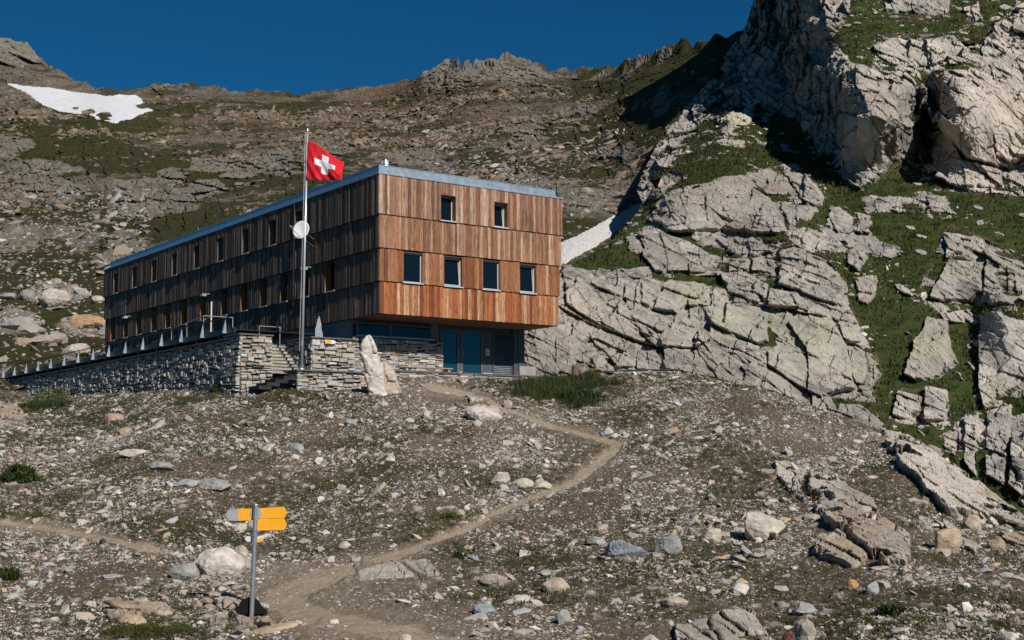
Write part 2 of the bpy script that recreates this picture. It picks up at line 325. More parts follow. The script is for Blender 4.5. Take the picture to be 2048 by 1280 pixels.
ROCK = ("1.6;5;1689,141 1705,125 1728,128 1764,148 1797,144 1826,177 1836,210 1813,236 1836,259 1833,305 1813,315 1787,328 1754,361 1728,374 1692,367 1679,321 1685,279 1682,236 1689,197|"
"1.0;8;1643,98 1676,92 1705,125 1689,141 1685,279 1679,321 1636,289 1597,243 1590,197 1610,138|"
"2.4;6;1889,148 1944,157 1984,164 2060,150 2160,160 2160,330 2048,318 2017,343 1977,328 1938,315 1915,289 1879,262 1882,210|"
"1.2;5;1859,262 1902,269 1925,315 1971,328 2017,348 2090,350 2090,378 1990,377 1912,374 1876,361 1866,315|"
"0.3;6;1836,174 1859,144 1889,148 1882,210 1879,262 1849,259 1840,213|1.6;4;1853,79 1905,72 1944,98 1925,128 1866,135|1.2;4;1744,95 1771,82 1797,98 1820,131 1797,138 1767,121|"
"1.4;4;1971,66 1997,52 2017,72 2013,102 1964,118|1.4;5;2023,33 2060,0 2160,-10 2160,80 2030,70|1.0;4;1984,131 2023,98 2090,105 2090,160 1990,160|1.8;5;1764,-40 1900,-60 1872,0 1853,16 1810,30 1770,23|"
"1.6;5;1597,10 1630,-60 1685,-50 1700,25 1656,79 1643,82 1610,43|1.8;4;1587,59 1613,62 1623,82 1584,95|2.0;4;1561,118 1597,102 1616,105 1610,144 1597,161 1577,157|"
"0.8;8;1511,-140 1495,56 1459,98 1439,144 1400,184 1370,215 1380,240 1420,215 1470,195 1500,200 1560,225 1600,245 1590,197 1561,118 1590,40 1600,-140|"
"0.8;4;1460,222 1512,205 1505,235 1480,248 1452,284 1440,262|0.7;4;1396,190 1436,180 1400,250 1340,270 1372,215|0.8;4;1275,345 1335,270 1322,320 1290,400 1262,400|0.8;3;1465,283 1490,280 1488,296 1466,300|"
"1.7;5;1394,379 1453,361 1500,367 1537,395 1562,426 1575,467 1531,468 1491,464 1397,464 1356,464 1319,454 1297,439 1331,398 1369,389|0.9;4;1487,348 1537,342 1578,361 1578,389 1537,389 1506,364|"
"1.4;4;1566,345 1612,345 1644,382 1647,414 1631,417 1597,395 1587,373|0.8;4;1562,407 1631,411 1637,423 1578,457|1.6;4;1284,464 1331,461 1412,504 1441,545 1400,551 1312,545 1291,514 1281,482|"
"0.9;3;1253,476 1284,464 1281,482 1275,498 1256,498|1.1;4;1431,479 1506,470 1544,501 1512,514 1469,507|.9;3;1462,520 1500,517 1500,539 1459,542|.9;3;1506,517 1550,520 1547,551 1506,539|"
"1.5;4;1559,501 1591,495 1650,520 1687,564 1694,620 1644,607 1600,582 1559,570|1.2;4;1444,548 1491,539 1537,564 1537,601 1516,607 1456,589|1.5;4;1344,564 1406,567 1422,586 1419,617 1375,612 1350,628 1309,622 1320,590|"
"1.3;3;1422,576 1453,579 1459,617 1422,617|1.3;4;1472,607 1506,611 1534,636 1534,682 1516,692 1472,673 1428,651 1400,620|1.2;3;1541,576 1600,586 1603,620 1559,620 1541,617|"
"1.7;4;1575,645 1600,615 1660,628 1688,681 1710,745 1713,783 1672,792 1648,800 1620,790 1612,700|1.4;4;1535,705 1551,687 1609,709 1617,740 1617,787 1578,763 1535,736|1.0;3;1529,740 1578,763 1620,812 1527,775|"
"1.0;3;1625,790 1656,790 1680,828 1648,828 1625,814|1.0;3;1660,630 1711,650 1727,681 1691,689 1680,650|1.2;3;1695,697 1734,712 1762,748 1742,779 1719,783 1703,732|0.9;3;1680,810 1719,814 1770,849 1734,885 1676,834|"
"1.2;5;980,600 1100,600 1162,632 1191,664 1175,689 1240,745 1240,800 980,800|1.3;4;1128,536 1162,536 1222,551 1250,595 1269,636 1316,667 1316,695 1256,676 1194,651 1137,614|"
"1.2;4;1256,595 1300,620 1356,654 1387,676 1400,720 1356,735 1325,667 1262,639|1.3;4;1397,661 1475,679 1500,686 1534,714 1534,740 1520,790 1450,775 1400,715 1390,690|1.0;3;1234,682 1272,686 1275,711 1241,714|"
"1.1;3;1256,565 1284,561 1284,612 1253,603|1.1;3;1287,567 1322,573 1300,614 1285,607|1.0;4;1325,668 1387,682 1440,760 1330,740|.8;4;1160,632 1250,672 1300,735 1240,735 1192,690|.9;3;1275,700 1320,702 1345,745 1280,740|"
"1.6;4;1691,505 1715,488 1736,517 1719,545 1695,529|1.4;4;1656,420 1676,414 1707,439 1703,459 1680,464|1.0;3;1715,427 1742,435 1734,459 1715,459|1.4;4;1887,466 1922,470 1926,502 1891,517|"
"1.5;4;1898,517 1965,521 1961,588 1934,603 1891,603 1863,595 1879,556|1.3;4;1969,494 2039,529 2035,548 1988,552 2023,611 1961,611 1969,556|1.6;4;1855,634 1895,642 1902,693 1918,724 1883,752 1832,761 1807,748 1824,697|"
"2.0;5;1965,630 2000,625 2048,642 2080,680 2085,750 2048,775 2000,806 1973,822 1965,791 1957,697|1.0;3;1797,783 1844,791 1844,822 1812,841 1785,837|1.1;3;1852,771 1898,783 1891,841 1848,841|"
"1.1;3;1931,838 1958,830 1954,955 1931,928|1.3;4;1976,828 2022,810 2013,973 1976,955|1.3;3;2026,871 2070,850 2070,1015 2022,973|.8;3;1890,873 1915,878 1913,914 1890,900|.9;3;1880,625 1940,620 1930,645 1890,645|"
"1.3;4;1420,380 1420,380 1440,372 1405,366 1385,372|.9;3;1712,556 1755,552 1757,575 1738,612 1720,605|.8;3;1600,330 1560,332 1572,345 1604,343|1.0;3;2030,560 2070,590 2070,620 2040,600|.9;3;1930,20 1960,5 1965,40 1935,45")
ROCK += ("|.12;6;1090,600 1120,520 1200,500 1284,464 1300,430 1331,395 1400,368 1490,345 1540,340 1590,360 1640,385 1640,420 1580,470 1560,500 1600,492 1655,520 1692,565 1705,620 1765,748 1745,790 1775,850 1730,880 1620,830 1240,790 1000,780"
"|.12;5;1380,250 1440,170 1500,60 1511,-140 1720,-140 1700,30 1660,85 1640,110 1700,125 1690,370 1600,250 1500,205 1420,225|.1;4;1560,340 1290,405 1262,440 1275,340 1340,255 1380,225 1400,260 1340,330 1400,372"
"|.12;5;1740,150 1760,80 1860,70 1960,90 1980,50 2060,0 2180,0 2180,400 1870,380 1835,300 1840,180|.12;4;1830,600 1890,455 1930,460 2040,520 2060,560 2030,620 1940,610|.12;4;1880,870 1960,810 1960,640 2000,620 2060,640 2140,800 2140,1050 2000,1000|.1;4;1750,-140 1910,-140 1900,30 1800,40"
"|.12;3;1430,225 1515,200 1500,250 1452,290|.1;3;1780,780 1900,770 1900,850 1780,850")
def parse(s):
    out = []
    for q in s.split('|'):
        a, w, p = q.split(';'); out.append((float(a), float(w), P_(p)))
    return out
def stamp(U, V, polys, jx, jy):
    """raised blocks: returns height, mask, id"""
    H = np.zeros(U.shape); Mk = np.full(U.shape, -50.); Id = np.zeros(U.shape)
    u = U + jx; v = V + jy
    for i, (a, w, p) in enumerate(polys):
        q = np.array(p); x0, y0 = q.min(0) - 14; x1, y1 = q.max(0) + 14
        s = (u > x0) & (u < x1) & (v > y0) & (v < y1)
        if not s.any(): continue
        d = poly_sdf(u[s], v[s], p); r = random.Random(i * 7 + 3)
        cx, cy = q.mean(0); rad = max(x1 - x0, y1 - y0) / 2
        g = 1 + .35 * ((u[s] - cx) * (-.6 + .5 * r.uniform(-1, 1)) + (v[s] - cy) * (.3 + .5 * r.uniform(-1, 1))) / rad
        h = a * sstep(-1.0, w * .7, d) * g
        H[s] = np.maximum(H[s], h); nw = d > Mk[s]
        t = Mk[s]; t[nw] = d[nw]; Mk[s] = t
        t = Id[s]; t[d > 0] = i + 1; Id[s] = t
    return H, Mk, Id
def vcell(x, y, s=0, jit=.9):
    xi, yi = np.floor(x), np.floor(y); F1 = np.full(x.shape, 9.); DX = np.zeros(x.shape); DY = np.zeros(x.shape)
    for a in (-1, 0, 1):
        for b in (-1, 0, 1):
            cx, cy = xi + a, yi + b
            px = cx + .5 + (h3(cx, cy, cx * 0 + 1, s) - .5) * jit; py = cy + .5 + (h3(cx, cy, cx * 0 + 2, s) - .5) * jit
            d = np.hypot(x - px, y - py); new = d < F1
            F1 = np.where(new, d, F1); DX = np.where(new, x - px, DX); DY = np.where(new, y - py, DY)
    return DX, DY
def blocky(U, V, P, levels, ang, seed, amt):
    """break a smooth land form into blocks: each block takes the depth near its own centre"""
    c, s = math.cos(ang), math.sin(ang); du = 0; dv = 0
    u = U + fbm(P, 6, 3, seed + 7) * 10; v = V + fbm(P, 6, 3, seed + 8) * 10
    for k, (la, lb, pull) in enumerate(levels):
        a = (u * c + v * s) / la; b = (-u * s + v * c) / lb
        x, y = vcell(a, b, seed + k); x = x * la * pull; y = y * lb * pull
        du = du + x * c - y * s; dv = dv + x * s + y * c
    return U - du * amt, V - dv * amt
def strata(P, s1, ang, seed=0):
    """blocky fractures along a foliation; returns height field, cell tone, crack"""
    c, s = np.cos(ang), np.sin(ang)
    wob = fbm(P, 4 * s1, 3, seed + 50) * .55 * s1
    a = P[..., 0] * c - P[..., 2] * s + wob; b = P[..., 0] * s + P[..., 2] * c + wob * .6
    H = 0; T = 0; K = 0
    for k, (la, lb, am) in enumerate([(5.5, 2.9, .60), (2.3, 1.0, .34), (1.0, .34, .14)]):
        F1, F2, C, D = vor2(a / (la * s1) + 7 * k, b / (lb * s1), seed + k)
        e = F2 - F1
        H = H + am * s1 * ((C - .5) * 1.15 + D * 1.7) - am * .5 * s1 * sstep(.07, .0, e)
        T = T + C * (.5, .3, .2)[k]; K = np.maximum(K, sstep(.06, .0, e) * (1, .7, .35)[k])
    return H, T, K
def grid_faces(r, c):
    i = np.arange(r * c).reshape(r, c)
    return np.stack([i[:-1, :-1], i[1:, :-1], i[1:, 1:], i[:-1, 1:]], -1).reshape(-1, 4)

# ------------------------------------------------------------------ stones and tufts (baked, one mesh)
_t = (1 + 5 ** .5) / 2
ICO_V = np.array([(-1, _t, 0), (1, _t, 0), (-1, -_t, 0), (1, -_t, 0), (0, -1, _t), (0, 1, _t), (0, -1, -_t), (0, 1, -_t), (_t, 0, -1), (_t, 0, 1), (-_t, 0, -1), (-_t, 0, 1)]) / math.hypot(1, _t)
ICO_F = np.array([(0, 11, 5), (0, 5, 1), (0, 1, 7), (0, 7, 10), (0, 10, 11), (1, 5, 9), (5, 11, 4), (11, 10, 2), (10, 7, 6), (7, 1, 8), (3, 9, 4), (3, 4, 2), (3, 2, 6), (3, 6, 8), (3, 8, 9), (4, 9, 5), (2, 4, 11), (6, 2, 10), (8, 6, 7), (9, 8, 1)])
PAL = np.array([(.46, .40, .34), (.40, .36, .32), (.52, .48, .43), (.34, .32, .31), (.42, .34, .28), (.30, .27, .25), (.36, .35, .36), (.44, .30, .20), (.58, .54, .49), (.24, .20, .17)])
PALW = np.array([.2, .17, .12, .12, .12, .09, .06, .02, .05, .05]); PALW /= PALW.sum()
def stones(name, pos, nrm, size, mat, seed=0, dark=1.0, tilt=.35, tint=(1, 1, 1)):
    r = np.random.RandomState(seed); n = len(pos)
    box = np.sign(ICO_V) * np.abs(ICO_V) ** .6
    V = np.repeat(box[None], n, 0) * (1 + r.uniform(-.38, .38, (n, 12, 3)))
    d = np.stack([r.uniform(.7, 1.5, n), r.uniform(.55, 1.0, n), r.uniform(.16, .5, n)], -1)
    V = V * d[:, None] * size[:, None, None] * .5
    nn = nrm + r.normal(0, tilt, (n, 3)); nn /= np.linalg.norm(nn, axis=1, keepdims=True)
    a = r.normal(0, 1, (n, 3)); e1 = np.cross(nn, a); e1 /= np.linalg.norm(e1, axis=1, keepdims=True); e2 = np.cross(nn, e1)
    W = V[..., 0:1] * e1[:, None] + V[..., 1:2] * e2[:, None] + V[..., 2:3] * nn[:, None] + pos[:, None] + (nrm * size[:, None] * .04)[:, None]
    F = (ICO_F[None] + (np.arange(n) * 12)[:, None, None]).reshape(-1, 3)
    c = PAL[r.choice(len(PAL), n, p=PALW)] * r.uniform(.75, 1.15, (n, 1)) * dark * np.array(tint)
    return mk(name, W.reshape(-1, 3), F, mat, {'col': np.repeat(c, 12, 0)})
def tufts(name, pos, nrm, hgt, mat, cols, seed=0, blades=6, spread=.5, width=.09, up=.7):
    r = np.random.RandomState(seed); n = len(pos); m = n * blades
    p = np.repeat(pos, blades, 0); h = np.repeat(hgt, blades) * r.uniform(.5, 1.1, m)
    off = r.normal(0, 1, (m, 3)) * (h * spread)[:, None]; off[:, 2] *= .15
    lean = r.normal(0, .45, (m, 3)); lean[:, 2] = 0
    dr = np.repeat(nrm, blades, 0) * (1 - up) + np.array([0, 0, up]) + lean; dr /= np.linalg.norm(dr, axis=1, keepdims=True)
    a = r.uniform(0, math.pi, m); s = np.stack([np.cos(a), np.sin(a), 0 * a], -1) * (h * width)[:, None]
    b = p + off
    V = np.stack([b - s, b + s, b + dr * (h * .6)[:, None] + s * .7, b + dr * h[:, None] + lean * (h * .2)[:, None], b + dr * (h * .6)[:, None] - s * .7], 1)
    F = np.arange(m * 5).reshape(m, 5)
    ca = np.array(cols); c = np.repeat(ca[r.choice(len(ca), n)], blades, 0) * r.uniform(.6, 1.3, (m, 1))
    return mk(name, V.reshape(-1, 3), F, mat, {'col': np.repeat(c, 5, 0)})
def scatter(P, Nn, w, n, seed):
    """random points on a grid surface with weight w (per vertex), area-proportional"""
    r = np.random.RandomState(seed)
    A = np.linalg.norm(np.cross(P[1:, :-1] - P[:-1, :-1], P[:-1, 1:] - P[:-1, :-1]), axis=-1) * w[:-1, :-1]
    p = A.ravel() / A.sum(); k = r.choice(len(p), n, p=p); i, j = np.unravel_index(k, A.shape)
    a, b = r.rand(n, 1), r.rand(n, 1)
    q = P[i, j] * (1 - a) * (1 - b) + P[i + 1, j] * a * (1 - b) + P[i, j + 1] * (1 - a) * b + P[i + 1, j + 1] * a * b
    return q, Nn[i, j], i, j
def blobs(U, V, L):
    r = np.zeros(U.shape)
    for x, y, a, b in L: r = np.maximum(r, np.exp(-((U - x) / a) ** 2 - ((V - y) / b) ** 2))
    return r
def pline(U, V, pts):
    d = np.full(U.shape, 1e9)
    for (x0, y0, w0), (x1, y1, w1) in zip(pts[:-1], pts[1:]):
        ex, ey = x1 - x0, y1 - y0; t = np.clip(((U - x0) * ex + (V - y0) * ey) / (ex * ex + ey * ey), 0, 1)
        d = np.minimum(d, np.hypot(U - x0 - t * ex, (V - y0 - t * ey) * 1.5) / (w0 + t * (w1 - w0)))
    return d   # <1 on the line

# ---- foreground mound
MS = [(-200, 806), (5, 798), (240, 786), (480, 782), (600, 779), (740, 775), (790, 752), (860, 752), (950, 757), (1060, 757), (1200, 752), (1330, 747), (1400, 750), (1450, 758), (1520, 775), (1600, 802), (1700, 837), (1780, 862), (1830, 880), (1900, 930), (1960, 975), (2048, 1045), (2200, 1165)]
msx, msy = np.array(MS).T
GC, GR = 1240, 300
u1 = np.linspace(-180, 2220, GC); tt = np.linspace(0, 1, GR)
U = np.repeat(u1[None], GR, 0); V = np.interp(U, msx, msy) + (1345 - np.interp(U, msx, msy)) * (tt[:, None] ** 1.0)
Pm = at(U, V, moundY(U, V)); Nm = normals(Pm)
wob = fbm(Pm, 1.8, 3, 5)
pathd = pline(U + wob * 10, V + wob * 5, [(860, 770, 12), (930, 785, 12), (985, 805, 7), (1060, 835, 7), (1140, 860, 8), (1195, 872, 14), (1238, 886, 15), (1225, 905, 16), (1150, 955, 11), (1060, 1000, 9), (960, 1045, 9), (860, 1085, 11), (790, 1112, 16), (720, 1135, 22), (640, 1160, 34), (560, 1200, 40), (640, 1240, 44), (800, 1262, 34), (950, 1290, 30), (1150, 1310, 24)])
path2 = pline(U + wob * 10, V + wob * 5, [(0, 1050, 9), (160, 1065, 12), (260, 1085, 12), (340, 1100, 9)])
pm = np.minimum(pathd, path2)
pm = pm * (1 + .35 * fbm(Pm, .9, 3, 38)); pmask = sstep(1.05, .6, pm)
ORK = parse("1.0;5;1791,892 1827,896 1899,928 1958,969 2070,1045 2070,1075 1981,1050 1890,1032 1827,964 1791,928|.5;3;1550,928 1573,923 1614,946 1600,973 1618,1014 1587,991 1550,955|"
"0.7;4;1618,950 1664,960 1745,996 1763,1032 1818,1077 1822,1130 1760,1130 1700,1080 1640,1040 1618,1000|.45;4;1485,1034 1508,1024 1541,1021 1561,1063 1554,1083 1525,1073|"
".45;4;1676,1070 1748,1116 1702,1132 1659,1122 1623,1109 1630,1090|.4;3;1765,858 1830,872 1900,925 1985,985 2060,1046 2040,1050 1950,985 1880,930 1780,905|"
".5;4;1878,1040 1960,1090 1950,1110 1900,1085|.8;6;-40,800 30,810 55,835 40,855 -40,860|.35;4;1350,1250 1500,1215 1560,1290 1350,1300|.35;3;930,790 975,795 1010,825 990,835 945,815|.1;8;700,1110 860,1120 880,1150 720,1165|.3;4;455,1226 520,1240 590,1262 540,1266 480,1248|.4;4;2000,1075 2060,1060 2070,1110 2030,1100|.3;4;190,1205 330,1205 345,1222 220,1240")
H, Mk, Id = stamp(U, V, ORK, fbm(Pm, .8, 3, 11) * 7, fbm(Pm, .8, 3, 12) * 5)
SH, ST, SK = strata(Pm, .32, .6, 20)
orock = sstep(-1.0, 2.5, Mk) * (1 - sstep(.18, .34, fbm(Pm, .9, 4, 13) + .1 * (Mk < 4)))
rough = fbm(Pm, .55, 4, 31); mid = fbm(Pm, 3.5, 3, 32)
vF1, vF2, vC, vD = vor2(Pm[..., 0] / .20, Pm[..., 1] / .30 + Pm[..., 2] / .22, 41)
vG1, vG2, vGC, _ = vor2(Pm[..., 0] / .5 + 40, Pm[..., 1] / .8 + Pm[..., 2] / .5, 42)
cob = (sstep(.55, .1, vF1) * (vC > .45) * .03 + sstep(.5, .1, vG1) * (vGC > .86) * .06) * (1 - pmask)
D = mid * .16 + rough * .07 + cob * (1 - orock) + orock * (H * .55 + SH * .55) - pmask * .05
fade = np.ones(U.shape)
Dm = Nm * (1 - orock[..., None]) + orock[..., None] * (-Pm / np.linalg.norm(Pm, axis=-1, keepdims=True) + np.array([0, 0, .45]))
Pd = Pm + Dm * D[..., None]
gden = np.clip(.50 + .42 * fbm(Pm, 2.6, 4, 33) + .25 * fbm(Pm, .6, 3, 34) + .35 * blobs(U, V, [(1120, 785, 110, 35), (450, 800, 120, 25), (120, 830, 150, 30), (620, 800, 150, 25), (300, 1250, 150, 30), (1250, 1140, 200, 25), (1750, 1240, 250, 40), (400, 1060, 200, 20)])
    - .5 * blobs(U, V, [(1650, 880, 120, 40), (1050, 900, 120, 40), (1250, 960, 90, 40), (750, 1130, 120, 40), (860, 780, 60, 20), (100, 1130, 150, 25), (1200, 1270, 300, 25)]), 0, 1)
dust = np.maximum(pmask, sstep(2.6, .9, pm) * .8 * np.clip(.7 + fbm(Pm, 1.2, 3, 37), 0, 1)) + np.clip(.75 + .5 * fbm(Pm, 1.5, 4, 48), 0, 1) * blobs(U, V, [(660, 1190, 220, 50), (820, 1240, 330, 45), (560, 1150, 120, 25)]) + .5 * blobs(U, V, [(860, 790, 60, 30), (1020, 850, 60, 30), (1650, 870, 90, 30), (100, 1060, 160, 16)])
gden = gden * (1 - .8 * np.clip(dust, 0, 1)) * (1 - pmask) * (1 - orock) * (1 - .9 * np.clip(cob * 36, 0, 1))
soil = np.clip(.80 - cob * 7 + .25 * rough, 0, 1) * (1 - orock); soil = np.maximum(soil, np.maximum(pmask, np.clip(dust * 1.2, 0, 1) * (1 - orock)))
rustm = np.clip(.35 * fbm(Pm, 5, 3, 35) + blobs(U, V, [(1730, 1050, 70, 55), (1850, 880, 30, 12), (1930, 935, 30, 14), (2000, 1000, 30, 16), (10, 830, 60, 30), (270, 1215, 90, 20), (520, 1245, 60, 15), (1690, 1100, 60, 30), (2040, 1090, 60, 30)]) * .9, 0, 1)
tone = np.maximum(np.clip(.42 + .3 * (vC - .5) + .3 * mid + .25 * rough, 0, 1), pmask * .95) * (1 - orock) + orock * np.clip(ST * .8 + .25 + .6 * blobs(U, V, [(1900, 970, 110, 60), (1570, 960, 40, 40), (960, 810, 50, 30), (1650, 980, 40, 30)]), 0, 1.5)
zone = np.stack([gden, rustm, np.maximum(soil, orock * SK * .9)], -1)  # crack term paints extra shade into rock cracks with the soil colour
# continuation: behind the crest, and under and behind the camera
back = []
falls = np.interp(u1, [-200, 400, 1300, 1450, 1700, 2200], [-.02, -.03, -.05, -.45, -.8, -.9])
hd = Pm[0] / np.linalg.norm(Pm[0, :, :2], axis=1, keepdims=True)
for k in range(14, 0, -1):
    q = Pd[0] + np.stack([hd[:, 0] * k * 2.5, hd[:, 1] * k * 2.5, k * 2.5 * falls - .25], -1); back.append(q)
front = []
last = Pd[-1]
for k in range(1, 26):
    t = k / 25.; q = last.copy(); q[:, 1] = last[:, 1] * (1 - t) - 40 * t; q[:, 0] = last[:, 0] * (1 + 1.6 * t)
    q[:, 2] = last[:, 2] * (1 - t) - 1.7 * t - .5 * math.sin(t * 3.1); front.append(q)
    q[:, 2] += fbm(q, 2.0, 3, 36) * .15
full = np.concatenate([np.stack(back), Pd, np.stack(front)], 0)
def padr(a, nb, nf):
    return np.concatenate([np.repeat(a[:1], nb, 0), a, np.repeat(a[-1:], nf, 0)], 0)
zf = padr(zone, 14, 25); tf = padr(tone, 14, 25); pf = padr(pmask, 14, 25) * 1.0
pf[:14] = 0; pf[-25:] = 0
F = grid_faces(full.shape[0], GC)
pv = pf.ravel()[F].mean(1) > .5
at_ = {'zone': zf.reshape(-1, 3), 'tone': tf.ravel(), 'dust': padr(np.clip(dust, 0, 1), 14, 25).ravel()}
for nm, sel, lab in (('ground', ~pv, 'stony hillside with sparse grass below the hut'), ('path', pv, 'narrow beige dirt footpath zigzagging up to the hut')):
    v_, f_, a_ = compact(full.reshape(-1, 3), F[sel], at_)
    o = mk(nm, v_, f_, M_mound, a_, smooth=False); tag(o, lab, nm, kind='structure')
Nd = normals(Pd); mV = V.copy()
def mound_at(px, py):
    """surface point below photo pixel on the mound, by nearest grid vertex"""
    j = int(round((px + 180) / 2400. * (GC - 1))); j = max(0, min(GC - 1, j))
    i = int(np.argmin(np.abs(mV[:, j] - py))); return Pd[i, j].copy(), Nd[i, j].copy()

w = (1 - pmask * .62) * (1 - orock * .9) * (.12 + np.clip(.36 + 1.5 * fbm(Pm, 2.4, 4, 44), 0, 1.3)) * (1 - .72 * np.clip(dust, 0, 1)) * (1 - .8 * blobs(U, V, [(1120, 782, 100, 26), (330, 1255, 140, 22)]))
nS = 98000
q, nn, ii, jj = scatter(Pd, Nd, w, nS, 3)
sz = .034 * (1 - rng.rand(nS)) ** -.43; sz = np.clip(sz, .034, .36)
o = stones('scree', q, nn, sz, M_rub, 5, 1.0); tag(o, 'loose pale scree stones strewn over the hillside', 'scree', kind='stuff')
q, nn, ii, jj = scatter(Pd, Nd, (1 - pmask) * (1 - orock) * np.clip(gden - .25, 0, 1) ** 1.2 + 1e-4, 27000, 4)
gz = rng.uniform(.04, .13, len(q))
o = tufts('grass', q, nn, gz, M_leaf, [(.045, .058, .018), (.06, .060, .022), (.035, .050, .012), (.080, .072, .032), (.055, .06, .02)], 6, 7, .8, .11)
tag(o, 'short dry alpine grass growing between the stones', 'grass', kind='stuff')
wg = np.clip(blobs(U, V, [(1120, 775, 80, 18), (1170, 770, 40, 15), (1080, 782, 45, 20), (1160, 800, 30, 14)]) - .25 + .5 * fbm(Pm, .8, 3, 39), 0, 1) * (blobs(U, V, [(1130, 785, 120, 34)]) > .35) + 1e-5
q, nn, ii, jj = scatter(Pd, Nd, wg, 3500, 9)
o = tufts('tall_grass', q, nn, rng.uniform(.15, .42, len(q)), M_leaf, [(.035, .055, .014), (.05, .065, .02), (.028, .042, .012), (.07, .075, .025)], 7, 9, .5, .04)
tag(o, 'taller dark green grass bank below the entrance', 'grass', kind='stuff')

b_ = np.array([(-500, -300, -16), (500, -300, -16), (500, 700, -16), (-500, 700, -16)], float)
o = mk('valley_floor', b_, np.array([[0, 1, 2, 3]]), M_mound, {'zone': np.tile([.9, 0, .3], (4, 1)), 'tone': np.full(4, .5), 'dust': np.zeros(4)}); tag(o, 'grassy valley floor far below the crag', 'valley floor', kind='structure')
# ---- right-hand crag
vR = np.linspace(-140, 1420, 850); nC = 740
xl = np.interp(vR, *np.array(crX).T); s_ = np.linspace(0, 1, nC)
U = xl[:, None] + s_[None] * (2290 - xl[:, None]); V = np.repeat(vR[:, None], nC, 1)
Pc = at(U, V, cliffY(U, V)); Nc = normals(Pc)
# smooth the base normals a little so block steps stay crisp but do not fold
j1, j2 = fbm(Pc, 3.0, 4, 61), fbm(Pc, 3.0, 4, 62)
CR = parse(ROCK); WEAK = fbm(Pc, 5, 4, 75)
H, Mk, Id = stamp(U, V, CR, j1 * 9, j2 * 9)
isz = (Id > len(CR) - 9) & (H < .2)
gapn = np.where(isz, sstep(.02, .14, WEAK + .25 * fbm(Pc, 1.5, 3, 76) - .18 * blobs(U, V, [(1300, 600, 200, 150), (1600, 700, 120, 120), (1500, 60, 120, 160)]) + .5 * blobs(U, V, [(1370, 558, 70, 7), (1420, 505, 40, 10), (1265, 520, 40, 20), (1540, 660, 14, 60), (1600, 325, 60, 14), (1700, 60, 40, 60)])), 0)
rk = sstep(-1.5, 1.5, Mk) * (1 - gapn)
xo = sstep(.30, .36, fbm(Pc * np.array([1, .4, .8]), 4.2, 5, 79, .6)) * (1 - sstep(40, 60, np.abs(V - 300)) * 0)
H = np.where(rk < .5, np.maximum(H, .55 * xo), H); rk = np.maximum(rk, xo)
U2, V2 = blocky(U, V, Pc, [(66, 30, .6), (26, 12, .32)], 1.0, 170, .05 + rk * (.17 + .80 * blobs(U, V, [(1535, 40, 95, 170), (1640, 220, 44, 150), (1590, 120, 60, 80), (1440, 170, 60, 80), (1855, 210, 26, 90), (1300, 330, 40, 80), (1700, 0, 70, 60), (1930, 60, 150, 40)]) + .15 * blobs(U, V, [(1980, 900, 120, 90)]) + .22 * blobs(U, V, [(1980, 240, 120, 110), (1750, 240, 80, 130), (1420, 620, 60, 60), (1200, 620, 80, 60)])))
Pc = at(U, V, cliffY(U2, V2))
ida = (h3(Id, Id * 0, Id * 0 + 4, 5) - .5) * .9
SH, ST, SK = strata(Pc, 1.0, 1.0 + ida, 70)
SH2, ST2, SK2 = strata(Pc, .8, 1.0 + ida * 1.3, 80)
m2 = sstep(330, 430, V); SH = SH * (1 - m2) + SH2 * m2; ST = ST * (1 - m2) + ST2 * m2; SK = SK * (1 - m2) + SK2 * m2
amp = .55 + .5 * np.clip(fbm(Pc, 9, 2, 66) + .4, 0, 1.2)
# smooth slabs
smooth_ = blobs(U, V, [(1110, 700, 90, 60), (1670, 730, 40, 60), (1985, 250, 60, 70), (1740, 260, 30, 60), (2010, 700, 35, 80), (1470, 640, 50, 25), (1575, 730, 30, 30)])
amp = amp * (1 - .65 * smooth_)
gr_n = fbm(Pc, 1.1, 4, 64); gr_l = fbm(Pc, 7, 3, 65)
small = vor2(Pc[..., 0] / 1.3, Pc[..., 2] / .9, 90)
sm = sstep(.36, .2, small[0]) * (small[2] > .93) * (1 - rk)
D = rk * (H * .62 + SH * amp * 1.15) + (1 - rk) * (gr_n * .16 + gr_l * .5) + sm * .35
Rc = -Pc / np.linalg.norm(Pc, axis=-1, keepdims=True) + np.array([-.12, 0, .12])
Pd2 = Pc + Rc * D[..., None]
rkk = np.maximum(rk, sm)
soil_shade_c = np.clip(np.maximum(np.maximum(SK * .55 * rk * (amp > .5), isz * rk * (.34 + .3 * fbm(Pc, 2, 3, 78)) * (V > 340)), (1 - rkk) * np.clip(.25 + .6 * fbm(Pc, 5, 3, 67) + .5 * sstep(12, 0, np.abs(Mk)), 0, 1)), 0, 1)  # bare soil, plus soil tint painted in cracks to deepen their shade
gz_ = (1 - rkk) * np.clip(.85 - .5 * sstep(.45, .9, soil_shade_c) + .35 * fbm(Pc, 3, 3, 77), 0, 1)
rustc = np.clip(.12 + .5 * fbm(Pc, 6, 3, 68) + .25 * (ST - .5), 0, 1) * np.where(V < 420, 1., .6) + blobs(U, V, [(1895, 220, 22, 50), (1690, 240, 14, 60), (1555, 375, 25, 14), (1140, 625, 40, 16), (1480, 450, 50, 10), (1830, 880, 80, 30)]) * .6
zc = np.stack([gz_, np.clip(rustc, 0, 1), soil_shade_c], -1)
tc = np.clip(ST * .75 + .12 + .42 * (h3(Id, Id * 0, Id * 0, 5) - .5) + .12 * smooth_, 0, 1)
